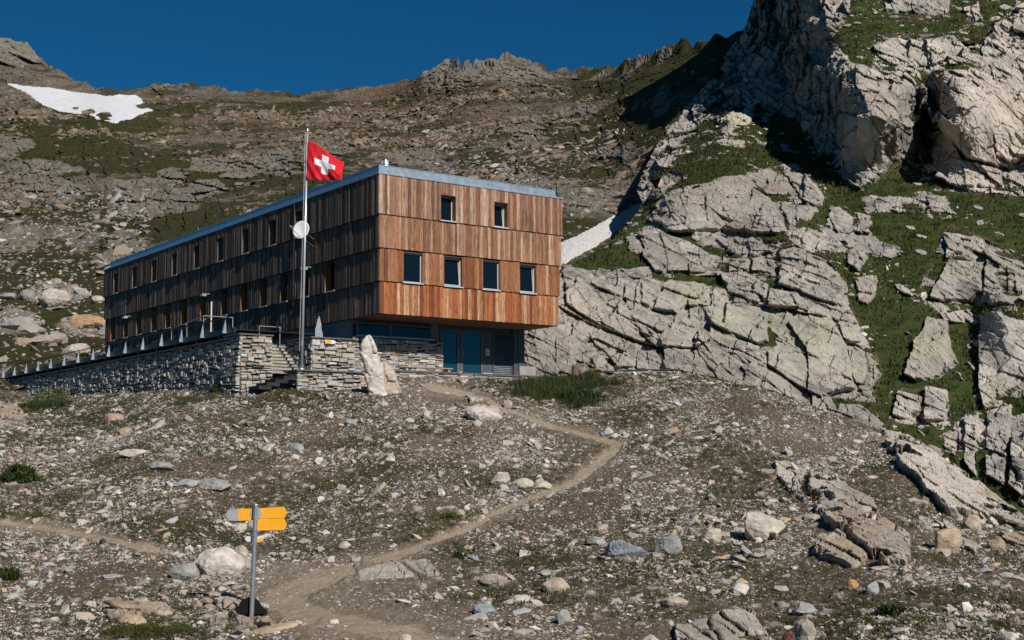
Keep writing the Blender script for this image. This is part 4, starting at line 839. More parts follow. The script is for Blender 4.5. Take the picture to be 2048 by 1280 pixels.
lv = MB(); lv.box(8.14, 8.24, 2.68, 2.8, 4.5, 6.64); lv.box(9.26, 9.345, 2.68, 2.8, 4.5, 6.64); lv.box(8.24, 9.26, 2.68, 2.8, 6.56, 6.64); lv.box(8.24, 9.26, 2.68, 2.8, 4.5, 4.58)
lo = lv.obj('louvre_panel', M_grey, hut)
sl = MB()
for i in range(22):
    z = 4.60 + i * .0895; sl.add([(8.24, 2.70, z), (9.26, 2.70, z), (9.26, 2.76, z + .055), (8.24, 2.76, z + .055), (8.24, 2.715, z), (9.26, 2.715, z), (9.26, 2.775, z + .055), (8.24, 2.775, z + .055)], [(0, 1, 2, 3), (7, 6, 5, 4), (0, 4, 5, 1), (1, 5, 6, 2), (2, 6, 7, 3), (3, 7, 4, 0)])
sl.obj('slat', M_zinc, lo)['label'] = 'louvre blades'
lb = MB(); lb.box(8.24, 9.26, 2.82, 2.84, 4.5, 6.64); lb.obj('back_panel', M_black, lo)
# satellite dish, floodlights, conductor on the long side
ds = MB(); c0 = Vector((-.85, 5.95, 11.42)); nrm = (Vector((-.75, -.62, .22))).normalized(); e1 = nrm.cross(Vector((0, 0, 1))).normalized(); e2 = e1.cross(nrm)
rings = []
for k in range(6):
    rr = .46 * k / 5.; rings.append([c0 + (e1 * math.cos(t) * rr * .92 + e2 * math.sin(t) * rr) + nrm * (rr * rr * .45) for t in [2 * math.pi * i / 24 for i in range(24)]])
vs = [p for r_ in rings for p in r_]; fs = [(k * 24 + i, k * 24 + (i + 1) % 24, (k + 1) * 24 + (i + 1) % 24, (k + 1) * 24 + i) for k in range(5) for i in range(24)]
ds.add(vs, fs); dish = ds.obj('satellite_dish', M_white, hut, smooth=True)
m_ = dish.modifiers.new('s', 'SOLIDIFY'); m_.thickness = .015
ar = MB(); lnb = Vector((-1.55, 5.75, 11.52)); ar.tube(c0 - e2 * .38, lnb - Vector((0, 0, .05)), .016, n=8); ar.tube(lnb + nrm * .06, lnb - nrm * .10, .045, .06, n=10); ar.tube(c0, (0, 6.3, 11.1), .025, n=8); ar.obj('arm', M_galv, dish)
cb = MB(); pts = [c0 + Vector((.1, 0, -.4)), Vector((-.35, 5.6, 10.6)), Vector((-.25, 5.3, 10.35)), Vector((-.1, 5.25, 9.95))]
for a, b in zip(pts[:-1], pts[1:]): cb.tube(a, b, .018, n=6)
cb.obj('cable', M_dark, dish)
for l, z in ((6.6, 9.72), (18.9, 9.72), (31.4, 9.62)):
    fl = MB(); fl.bar((0, l, z + .05), (-.42, l, z + .02), .05, .05); fo = fl.obj('floodlight', M_galv, hut)
    hd_ = MB(); hd_.bar((-.38, l - .16, z - .06), (-.38, l + .16, z - .06), .26, .12); hd_.obj('lamp_head', M_zinc, fo)
lc = MB(); lc.tube((-.06, 8.35, 13.2), (-.06, 8.35, 8.0), .022, n=8); 
for z in (12.6, 11.6, 10.6, 9.6, 8.6): lc.box(-.10, 0, 8.31, 8.39, z, z + .04)
lc.obj('downpipe', M_dark, hut)

# ------------------------------------------------------------------ masonry
def masonry(mb, a0, a1, z0f, z1f, face, plane, batter=0, seed=0, hs=(.08, .20), ls=(.16, .55), pal=None, depth=.10, rough_=.03):
    """irregular courses of stones on a vertical face; face 'f': along r at l=plane ; 'l': along l at r=plane"""
    q = random.Random(seed); pal = pal or [(.40, .36, .31), (.34, .31, .27), (.46, .42, .37), (.30, .28, .26), (.44, .35, .26), (.36, .35, .34), (.25, .22, .19), (.42, .31, .22)]
    z = min(z0f(a0), z0f(a1)); zt = max(z1f(a0), z1f(a1)); row = 0
    while z < zt:
        h = q.uniform(*hs); a = a0 + (q.uniform(0, .15) if False else 0)
        while a < a1:
            ln = min(q.uniform(*ls), a1 - a)
            if a1 - a - ln < .12: ln = a1 - a
            wv = .05 * math.sin(a * 1.7 + seed) + .03 * math.sin(a * 4.1 + row); zb, zt2 = z + wv + q.uniform(-.02, .012), z + wv + h * q.choice([1, 1, .8, .62, 1.25]) - .012
            m = a + ln / 2
            if zt2 > z0f(m) - .05 and zb < z1f(m) - .02:
                zt2 = min(zt2, z1f(m)); g = .010; p = q.uniform(-rough_, rough_)
                c = Vector(q.choice(pal)) * q.uniform(.8, 1.15)
                bt = batter * (zt - (zb + zt2) / 2)
                x0, x1 = a + g, a + ln - g; cc_ = .018
                j = lambda s=.022: q.uniform(-s, s)
                bk4 = [(x0, zb), (x1, zb), (x1, zt2), (x0, zt2)]
                fr4 = [(x0 + cc_ + j(), zb + cc_ + j()), (x1 - cc_ + j(), zb + cc_ + j()), (x1 - cc_ + j(), zt2 - cc_ + j()), (x0 + cc_ + j(), zt2 - cc_ + j())]
                if face == 'f':
                    vs = [(x, plane, zz) for x, zz in bk4] + [(x, plane - .03 - bt * 0, zz) for x, zz in bk4] + [(x, plane - depth - p + j(.015) - bt, zz) for x, zz in fr4]
                else:
                    vs = [(plane, x, zz) for x, zz in bk4] + [(plane - .03, x, zz) for x, zz in bk4] + [(plane - depth - p + j(.015) - bt, x, zz) for x, zz in fr4]
                fs = []
                for k in (0, 4):
                    fs += [(k + i, k + (i + 1) % 4, k + 4 + (i + 1) % 4, k + 4 + i) for i in range(4)]
                fs.append((8, 9, 10, 11)); mb.add(vs, fs, tuple(c))
            a += ln
        z += h; row += 1
PW = [(.42, .39, .34), (.50, .47, .42), (.36, .335, .30), (.40, .34, .27), (.37, .36, .345), (.27, .235, .20), (.38, .31, .24), (.32, .31, .30)]
PG = [(.34, .325, .31), (.40, .385, .37), (.26, .25, .24), (.46, .44, .42), (.36, .33, .30)]
def root_at(name, r, l, z, label, cat, group=None):
    o = empty(name, bw(r, l, z), label, cat, group); o.rotation_euler = (0, 0, TH); return o
# stone base of the ground floor belongs to the hut
mb = MB(); masonry(mb, -.06, 4.93, lambda a: 4.40, lambda a: 5.97, 'f', 2.3, 0, 5, (.07, .16), (.15, .6), PW, .06); 
mb.obj('stone_wall', M_stone, hut); mb = MB(); mb.box(-.05, 4.93, 2.285, 2.495, 4.3, 5.99); mb.box(4.93, 4.95, 2.30, 2.6, 4.3, 5.97); mb.obj('stone_wall', M_mortar, hut)['label'] = 'dark joint behind the stones'

def wall_block(name, label, cat, r0, r1, l0, l1, zb, zt, seed, faces, group=None, cope=True, bat=0.0, palf=PW, pall=PG, hs=(.09, .22), ls=(.2, .6)):
    rt = root_at(name, (r0 + r1) / 2, (l0 + l1) / 2, zb(0), label, cat, group); org = ((r0 + r1) / 2, (l0 + l1) / 2, zb(0))
    zt_ = zt if callable(zt) else (lambda a: zt)
    zc_ = zt_(0); c = MB(org); c.box(r0 + .13, r1 - .02, l0 + .13, l1, zb(0) - .6, zc_ - .02)
    c.obj('core', M_mortar, rt)
    s_ = MB(org)
    if 'f' in faces: masonry(s_, r0, r1, zb, zt_, 'f', l0 + .12, bat, seed, hs, ls, palf)
    if 'l' in faces: masonry(s_, l0, l1, zb, zt_, 'l', r0 + .12, bat, seed + 1, hs, ls, pall)
    s_.obj('stone_facing', M_stone, rt)
    if cope:
        k = MB(org); k.box(r0 - .06, r1 + .04, l0 - .06, l1, zc_, zc_ + .07); k.obj('coping', M_slate, rt, bevel=.012)
    return rt
wall_block('stone_pillar', 'tall pale dry-stone pier left of the steps, where the long wall ends', 'stone pier', -5.49, -3.93, 2.6, 4.3, lambda a: 3.1, 5.82, 21, 'fl', bat=.09)
rp = wall_block('stone_pillar', 'pale dry-stone pier right of the steps with a trail arrow and a standing slab on top', 'stone pier', -2.22, .0, 2.1, 4.6, lambda a: 4.0, 5.80, 31, 'fl', bat=.05)
wall_block('landing_wall', 'low stone wall with slate top carrying the flagpole', 'stone wall', -3.38, -.12, 1.2, 2.5, lambda a: 3.2, 4.22, 41, 'fl', hs=(.1, .2))
wall_block('recess_wall', 'short shaded stone wall behind the leaning standing stone', 'stone wall', -.12, 1.6, 2.05, 2.22, lambda a: 3.6, 4.36, 45, 'f', cope=False)
# long retaining wall
lw = root_at('retaining_wall', -4.6, 4.3, 3.4, 'long grey dry-stone retaining wall running left under the deck', 'stone wall'); org = (-4.6, 4.3, 3.4)
s_ = MB(org); masonry(s_, 4.3, 43.3, lambda l: 3.2 + (l - 4.5) * .037, lambda l: 5.86, 'l', -4.6, .06, 51, (.10, .24), (.16, .5), PG, .10, .06); s_.obj('stone_facing', M_stone, lw)
c = MB(org); c.box(-4.61, -4.0, 4.3, 43.3, 2.6, 5.84); c.obj('core', M_mortar, lw)
k = MB(org); k.box(-4.80, -3.9, 4.30, 43.35, 5.87, 5.95); k.obj('coping', M_slate, lw)
# steps
st = root_at('stone_steps', -3.0, 3.4, 4.2, 'stone steps climbing between the two piers', 'steps'); org = (-3.0, 3.4, 4.2)
for i in range(9):
    z = 4.22 + i * .17; l = 2.9 + i * .27
    b = MB(org); x = -3.85
    while x < -2.1:
        ln = R.uniform(.3, .7); b.box(x + .005, min(x + ln, -2.08), l + R.uniform(-.01, .01), l + .6, z - .02, z + .125, tuple(Vector(R.choice([(.36, .33, .28), (.42, .36, .28), (.30, .27, .24)])) * R.uniform(.85, 1.1))); x += ln
    so_ = b.obj('step', M_stone, st)
    tr = MB(org); tr.box(-3.87, -2.07, l - .03, l + .6, z + .127, z + .150); tr.obj('tread', M_slate, so_)
b = MB(org); b.box(-3.9, -2.06, 5.4, 9.5, 5.4, 5.74); b.obj('top_landing', M_slate, st)
sr = root_at('stair_handrail', -2.6, 3.9, 5.75, 'short grey steel handrail at the head of the stone steps', 'handrail'); org = (-2.6, 3.9, 5.75)
for x in (-3.35, -2.3): b = MB(org); b.tube((x, 5.2, 5.75), (x, 5.2, 6.55), .022, n=8); b.obj('post', M_galv, sr)
b = MB(org); b.tube((-3.37, 5.2, 6.55), (-2.28, 5.2, 6.55), .022, n=8); b.obj('rail', M_galv, sr)
lst = root_at('side_steps', -4.0, 1.8, 3.5, 'steps leading down left from the landing, darkened as in shadow', 'steps'); org = (-4.0, 1.8, 3.5)
for i in range(4):
    b = MB(org); b.box(-3.95 - i * .40, -3.40 - i * .40 + .05, 1.35, 2.55, 3.82 - i * .15, 3.98 - i * .15, tuple(Vector((.035, .034, .033)) * R.uniform(.8, 1.2))); b.obj('step', M_stone, lst)  # near-black colour stands in for the low wall's shadow on the steps
b = MB(org); b.box(-4.9, -3.38, 2.0, 2.55, 2.9, 3.55); b.box(-4.2, -3.38, 2.1, 2.55, 3.55, 3.82); b.obj('step_base', M_slate, lst)
# deck with railing over the long wall
dk = root_at('timber_deck', -4.3, 5, 5.95, 'dark raised deck with railing standing on the long retaining wall', 'deck'); org = (-4.3, 5, 5.95)
b = MB(org); b.box(-4.66, -4.56, 5.1, 43.2, 6.16, 6.42); b.obj('edge_beam', M_dark, dk)
b = MB(org)
for i in range(28): b.box(-4.55 + i * .15, -4.55 + i * .15 + .14, 5.1, 43.2, 6.30, 6.34)
b.obj('decking', M_dark, dk)
ls_ = [5.98 + i * (42.6 - 5.98) / 14 for i in range(15)]
for l in ls_:
    b = MB(org); b.add([(-4.70, l - .03, 6.90), (-4.68, l - .03, 6.90), (-4.66, l - .03, 6.2), (-4.84, l - .03, 6.2), (-4.70, l + .03, 6.90), (-4.68, l + .03, 6.90), (-4.66, l + .03, 6.2), (-4.84, l + .03, 6.2)],
        [(0, 1, 2, 3), (7, 6, 5, 4), (0, 4, 5, 1), (1, 5, 6, 2), (2, 6, 7, 3), (3, 7, 4, 0)])
    b.box(-4.85, -4.665, l - .06, l - .035, 6.2, 6.32); b.obj('railing_post', M_zinc, dk)
    b = MB(org); b.box(-4.60, -4.40, l + .9, l + 1.10, 5.951, 6.158); b.obj('support', M_dark, dk)
b = MB(org); b.tube((-4.69, 5.6, 6.92), (-4.69, 43.2, 6.92), .028, n=8); b.obj('rail', M_dark, dk)
b = MB(org); b.tube((-4.4, 13.4, 7.05), (-4.4, 9.2, 7.34), .024, n=8); b.tube((-4.4, 9.2, 7.34), (-2.9, 9.2, 7.34), .024, n=8); b.tube((-2.9, 9.2, 7.34), (-2.9, 9.2, 6.35), .024, n=8)
for l, z in ((13.3, 7.05), (11.3, 7.2), (9.25, 7.33)): b.tube((-4.4, l, z), (-4.4, l, 6.35), .022, n=8)
b.obj('upper_rail', M_galv, dk)
b = MB(org); b.tube((-3.9, 9.5, 6.34), (-3.9, 9.5, 8.1), .035, n=8); b.obj('lamp_pole', M_white, dk)
for i, (l, w) in enumerate(((7.5, 1.2), (10.5, 1.3), (17.5, 1.8), (20.3, 1.7), (23.5, 1.5), (27, 1.4))):
    bt = root_at('trestle_bench', -3.4, l, 5.95, ['pale plank bench under the deck nearest the pier', 'pale plank bench under the deck below the white pole', 'pale plank bench under the deck at mid length', 'pale plank bench under the deck left of the middle one', 'pale plank bench under the deck by the hut far corner', 'farthest pale plank bench under the deck'][i], 'bench', 'plank benches stored under the deck')
    b = MB((-3.4, l, 5.95)); b.box(-3.55, -3.25, l - w / 2, l + w / 2, 6.10, 6.14); b.obj('seat', M_bench, bt)
    b = MB((-3.4, l, 5.95)); b.box(-3.5, -3.3, l - w / 2 + .1, l - w / 2 + .16, 5.8, 6.1); b.box(-3.5, -3.3, l + w / 2 - .16, l + w / 2 - .1, 5.8, 6.1); b.obj('leg', M_dark, bt)
b = MB(org); b.box(-3.9, 0.2, 5.9, 43, 5.5, 5.80); o = b.obj('terrace', M_slate); o.parent = None
o.location = bw(*org); o.rotation_euler = (0, 0, TH); tag(o, 'raised stone terrace along the long side of the hut', 'terrace', kind='structure')
# front terrace kerb and slab
o = root_at('front_terrace', 5, 1.5, 4.0, 'narrow paved strip with stone kerb before the glass doors', 'terrace'); o['kind'] = 'structure'; org = (5, 1.5, 4.0)
b = MB(org); b.box(1.1, 10.2, .75, 2.9, 4.1, 4.38); b.obj('paving', M_conc, o)
b = MB(org); masonry(b, .9, 10.2, lambda a: 4.02, lambda a: 4.33, 'f', .75, 0, 61, (.1, .16), (.3, .9), PW, .08); b.obj('kerb_stone', M_stone, o)
b = MB(org); b.box(.9, 10.3, .64, .86, 4.334, 4.41); b.obj('edge_slab', M_slate, o)
# bench against the stone base
bn = root_at('wall_bench', 3.4, 1.7, 4.4, 'low timber bench against the sunlit stone base beside the doors', 'bench'); org = (3.4, 1.7, 4.4)
b = MB(org)
for k_ in range(3): b.box(2.0, 5.0, 1.50 + k_ * .13, 1.62 + k_ * .13, 4.62, 4.67)
b.obj('seat', M_bench, bn)
for x in (2.4, 4.75):
    b = MB(org); b.box(x, x + .12, 1.55, 1.85, 4.38, 4.618); b.obj('leg', M_conc, bn)
# timber edging beside the entrance, stump
p0, p1, p2 = at(1165, 750, 64), at(1250, 741, 64.2), at(1340, 740, 64.5)
b = MB(p0)
cv = [Vector(p0) * (1 - t) ** 2 + Vector(p1) * 2 * t * (1 - t) * 1.0 + Vector(p2) * t * t for t in [i / 10 for i in range(11)]]
cv = [Vector(p0), Vector(p0) * .5 + Vector(p1) * .5 + Vector((0, 0, .03)), Vector(p1), Vector(p1) * .5 + Vector(p2) * .5 + Vector((0, 0, .03)), Vector(p2)]
for a_, b_ in zip(cv[:-1], cv[1:]): b.bar(a_, b_, .12, .05)
ed = b.obj('rail_edging', M_dark); ed.location = p0; tag(ed, 'dark curved edging rail along the crest right of the entrance', 'edging')
b = MB(p0)
for a_, b_ in zip(cv[2:-1], cv[3:]): b.bar(a_ - Vector((0, -.03, .17)), b_ - Vector((0, -.03, .17)), .08, .28)
b.obj('edging_board', M_conc, ed)
sp_ = at(1150, 751, 63.6); b = MB(sp_); b.tube(sp_, Vector(sp_) + Vector((.02, 0, .47)), .17, .165, 14); b.obj('x', M_log).name = 'timber_post'
o = bpy.data.objects['timber_post']; o.location = sp_; tag(o, 'short round timber post standing at the crest right of the hut', 'post')
b = MB(sp_); b.tube(Vector(sp_) + Vector((.02, 0, .47)), Vector(sp_) + Vector((.02, 0, .49)), .15, .14, 14); b.obj('cut_end', M_bench, o)
# ------------------------------------------------------------------ flagpole and flag
fb, ft = Vector(at(603.5, 740, 60.1)), Vector(at(615, 263, 60.1)); fb.z = 4.3
fp = empty('flagpole', fb, 'tall slim white metal flagpole rising from the low stone wall', 'flagpole')
b = MB(fb); b.tube(fb, ft, .06, .042, 16); b.obj('pole', M_alu, fp, smooth=True)
b = MB(fb); b.tube(ft, ft + Vector((0, 0, .06)), .10, .09, 14); b.tube(ft + Vector((0, 0, .06)), ft + Vector((0, 0, .14)), .03, .01, 8); b.obj('cap', M_galv, fp)
b = MB(fb); b.tube(fb + Vector((-.11, -.04, .9)), ft + Vector((-.09, -.03, -.1)), .008, n=5); b.obj('halyard', M_white, fp)
b = MB(fb); b.tube(fb, fb + Vector((0, 0, .10)), .17, .15, 16); b.obj('base_collar', M_galv, fp)
b = MB(fb); b.box(fb.x - .03, fb.x + .05, fb.y - .13, fb.y - .07, fb.z + 1.1, fb.z + 1.3); b.obj('cleat', M_galv, fp)
n = 72; ax = (ft - fb).normalized()
tl = Vector(at(616.5, 281, 60.0)); bl = Vector(at(613.5, 357, 60.0)); rr_ = Vector(at(684, 315, 59.4)); br = Vector(at(685, 363, 59.2))
vs = []; 
def crossf(s, t): return (abs(s - .5) < .10 and abs(t - .5) < .31) or (abs(t - .5) < .10 and abs(s - .5) < .31)
for i in range(n + 1):
    for j in range(n + 1):
        s, t = i / n, j / n   # s along fly, t down
        a_ = tl * (1 - t) + bl * t; c_2 = rr_ * (1 - t) + br * t
        p = a_ * (1 - s) + c_2 * s
        fold = s * s * math.sin(t * 3.0 + 1.2) * .18 + .15 * s * math.sin(9 * s - 3.5 * t) + .05 * math.sin(17 * s + 8 * t) * (s + .1) + .03 * math.sin(24 * s - 15 * t) * t
        p = p + Vector((0, fold + .55 * max(0, s - .25) * max(0, .42 - t) * 3.0, 0)) + Vector((0, 0, .05 * math.sin(6 * s) * (1 - t) - .22 * s * (1 - s) * (1 - t) * 0.6))
        p += Vector((0.02 * math.sin(8 * t) * s, 0, 0))
        vs.append(p - tl)
F_ = []; mi = []
for i in range(n):
    for j in range(n):
        F_.append((i * (n + 1) + j, i * (n + 1) + j + 1, (i + 1) * (n + 1) + j + 1, (i + 1) * (n + 1) + j)); mi.append(0)
va = np.array([tuple(v) for v in vs]); Fa = np.array(F_); cr_ = np.array([crossf((k // n + .5) / n, (k % n + .5) / n) for k in range(n * n)])
def half(sel, nm, mt, par=None):
    v_, f_, _ = compact(va, Fa[sel], {}); o = mk(nm, v_, f_, mt, smooth=True, parent=par); m = o.modifiers.new('s', 'SOLIDIFY'); m.thickness = .012; return o
fg = half(~cr_, 'flag', M_red); fg.location = tl; tag(fg, 'square red flag with a white cross blowing from the pole', 'flag')
half(cr_, 'cross', M_flagw, fg)
# standing slab on the pier, trail arrow
sl_ = Vector(bw(-1.40, 3.0, 5.90)); prof = [(-.20, 0), (-.17, .15), (-.18, .40), (-.12, .62), (-.08, .85), (-.02, 1.02), (.02, 1.0), (.06, .80), (.11, .62), (.10, .42), (.16, .25), (.17, .1), (.22, 0)]
b = MB(); b.prism(prof, -.05, .05, (.36, .37, .40)); o = b.obj('standing_slab', M_rock, bevel=.015); o.location = sl_; tag(o, 'small grey flame-shaped stone slab standing on the right pier', 'standing stone')
b = MB(); b.box(-.32, .36, -.12, .12, -.02, .04, (.3, .3, .31)); b.obj('foot', M_rock, o, bevel=.01)
b = MB((-1.1, 2.45, 5.68))
b.prism([(-1.42, 5.60), (-.98, 5.59), (-.84, 5.68), (-.98, 5.77), (-1.42, 5.78)], 2.405, 2.44); tm = b.obj('arrow_plate', M_white, rp)
tm.location = Vector((-1.1, 2.45, 5.68)) - Vector((-2.22 / 2, (2.1 + 4.6) / 2, 4.0)) + Vector((-.2, -.45, -.03)); tm['label'] = 'white trail arrow plate with a yellow panel'
b = MB((-1.1, 2.45, 5.68)); b.box(-1.38, -1.14, 2.395, 2.403, 5.61, 5.77); b.obj('yellow_panel', M_yel, tm)
# ------------------------------------------------------------------ signpost
SY = 29.5
gp, _ = mound_at(502, 1233); sb = Vector(at(502.3, 1234, SY)); stp = Vector(at(512, 1010, SY)); SB0 = sb.copy()
sg = empty('signpost', SB0, 'galvanised hiking signpost with yellow arrow boards', 'signpost')
b = MB(SB0); b.tube(sb - Vector((0, 0, .35)), stp, .052, .052, 16); b.obj('pole', M_galv, sg, smooth=False)
b = MB(SB0); b.tube(stp, stp + Vector((0, 0, .02)), .056, .05, 16)
for y_ in (1036, 1062, 1073): q_ = Vector(at(510.5, y_, SY)); b.tube(q_, q_ + Vector((0, 0, .03)), .06, n=16)
b.obj('clamp', M_galv, sg)
def plate(name, pts, mt, dy=.075, th=.012, lab=None, par=sg):
    P3 = [Vector(at(x, y, SY)) for x, y in pts]; b = MB(SB0); b.prism([(p.x, p.z) for p in P3], SY + dy, SY + dy + th)
    o = b.obj(name, mt, par)
    if lab: o['label'] = lab
    return o
a1_ = plate('arrow_board', [(505, 1017.5), (567, 1013.5), (573.5, 1025), (568, 1036), (505, 1038)], M_yel, lab='upper yellow arrow board pointing right')
a2_ = plate('arrow_board', [(505, 1039), (567, 1036.8), (572.5, 1048.5), (567, 1060.5), (505, 1061.5)], M_yel, .078, lab='lower yellow arrow board pointing right')
a3_ = plate('arrow_board', [(474, 1018.2), (504.5, 1016.8), (504.5, 1040.5), (476, 1042)], M_yel, .072, lab='yellow board pointing left with a grey tip')
plate('grey_tip', [(456, 1019.5), (473.8, 1018.2), (476, 1042), (456, 1041.5), (449, 1029)], M_signback, .072, par=a3_)
cpt = [(511 + 11.5 * math.cos(t), 1027 + 11 * math.sin(t)) for t in [2 * math.pi * i / 20 for i in range(20)]]
plate('grey_disc', cpt, M_signback, .062, .006, par=a1_)
sm_ = plate('small_marker', [(492, 1073), (508, 1073), (508, 1084), (493, 1084), (488, 1078)], M_white, .07, lab='small white marker arrow')
plate('marker_tip', [(508.2, 1074), (523, 1071), (527.5, 1076), (508.2, 1079)], M_white, .07, par=sm_)
plate('yellow_stripe', [(508.2, 1079.2), (527.5, 1076.2), (523, 1084), (508.2, 1084)], M_yel, .07, par=sm_)
b = MB(SB0); b.box(sb.x + .0, sb.x + .012, SY + .06, SY + .075, sb.z + 1.70, sb.z + 2.06); b.obj('bracket', M_yel, sg)
# half round black disc behind the foot
dc = Vector(at(499, 1226, 29.66)); px = 29.9 / FPX
pts = [(-34, -2), (-33, 7), (-26, 9), (-23, 12)] + [(-21 * math.cos(t) * 1.0, 10 + 20 * math.sin(t)) for t in [math.pi * i / 16 for i in range(1, 16)]] + [(23, 12), (26, 9), (33, 7), (34, -2)]
b = MB(); b.prism([(x * px, y * px) for x, y in pts], -.09, .09); o = b.obj('rubber_foot', M_black, bevel=.015); o.name = 'black_disc'; o.location = dc; tag(o, 'black half-round disc with side lugs behind the signpost foot', 'disc')

# ------------------------------------------------------------------ boulders
def ico(sub):
    v = [Vector(p) for p in ICO_V]; f = [tuple(t) for t in ICO_F]
    for _ in range(sub):
        mid = {}; nf = []
        def m(a, b):
            k = (min(a, b), max(a, b))
            if k not in mid: mid[k] = len(v); v.append(((v[a] + v[b]) / 2).normalized())
            return mid[k]
        for a, b, c in f: x, y, z = m(a, b), m(b, c), m(c, a); nf += [(a, x, z), (b, y, x), (c, z, y), (x, y, z)]
        f = nf
    return np.array([tuple(p) for p in v]), np.array(f)
IV4, IF4 = ico(4); IV3, IF3 = ico(3)
def rock(name, dims, seed, col, parent=None, cuts=22, hi=True, roundness=.25, label=None, cat=None, group=None):
    r = np.random.RandomState(seed); V0, F0 = (IV4, IF4) if hi else (IV3, IF3)
    n = r.normal(0, 1, (cuts, 3)); n /= np.linalg.norm(n, axis=1, keepdims=True); n = np.concatenate([n, [[0, 0, 1], r.normal(0, .3, 3) + [.5, -.8, .3], r.normal(0, .3, 3) + [-.6, -.7, .2]]]); n /= np.linalg.norm(n, axis=1, keepdims=True)
    h = r.uniform(.68, .98, len(n)); d = V0 @ n.T; rad = np.where(d > .05, h / np.maximum(d, .05), 9).min(1)
    rad = rad * (1 - roundness) + roundness * .85
    V1 = V0 * rad[:, None] * np.array(dims) / 2
    s_ = max(dims); V1 = V1 + V0 * (fbm(V1 + seed, s_ * .35, 4, seed % 97) * .05 * s_ + fbm(V1 + seed, s_ * .1, 3, seed % 89, .5, True) * .018 * s_)[:, None]
    c = np.array(col) * (1 + .18 * fbm(V1 + seed, s_ * .25, 3, seed % 83))[:, None]
    o = mk(name, V1, F0, M_rock, {'col': c}, parent=parent); tag(o, label, cat, group); return o
def place_rock(px_, py_, w, h, label, col=(.42, .38, .33), seed=1, depth=.8, far=False, group='large stones on the slope', rot=None, name='boulder', rd=.25, sink=.30):
    p, n_ = (far_at if far else mound_at)(px_, py_); m = p[1] / FPX
    o = rock(name, (w * m * 1.04, max(w, h) * m * depth, h * m * 1.25), seed, col, label=label, cat='boulder' if name == 'boulder' else 'rock', group=group, roundness=rd)
    o.location = Vector(p) + Vector((0, w * m * depth * .15, h * m * (.5 - sink * .6))); o.rotation_euler = (R.uniform(-.1, .25), R.uniform(-.18, .18), R.uniform(-.5, .5)) if rot is None else (0, rot, 0); return o
pale, warm, grey, blue, tan, brown, orange = (.50, .44, .37), (.42, .34, .27), (.33, .32, .30), (.26, .28, .30), (.40, .30, .21), (.24, .17, .12), (.48, .27, .12)
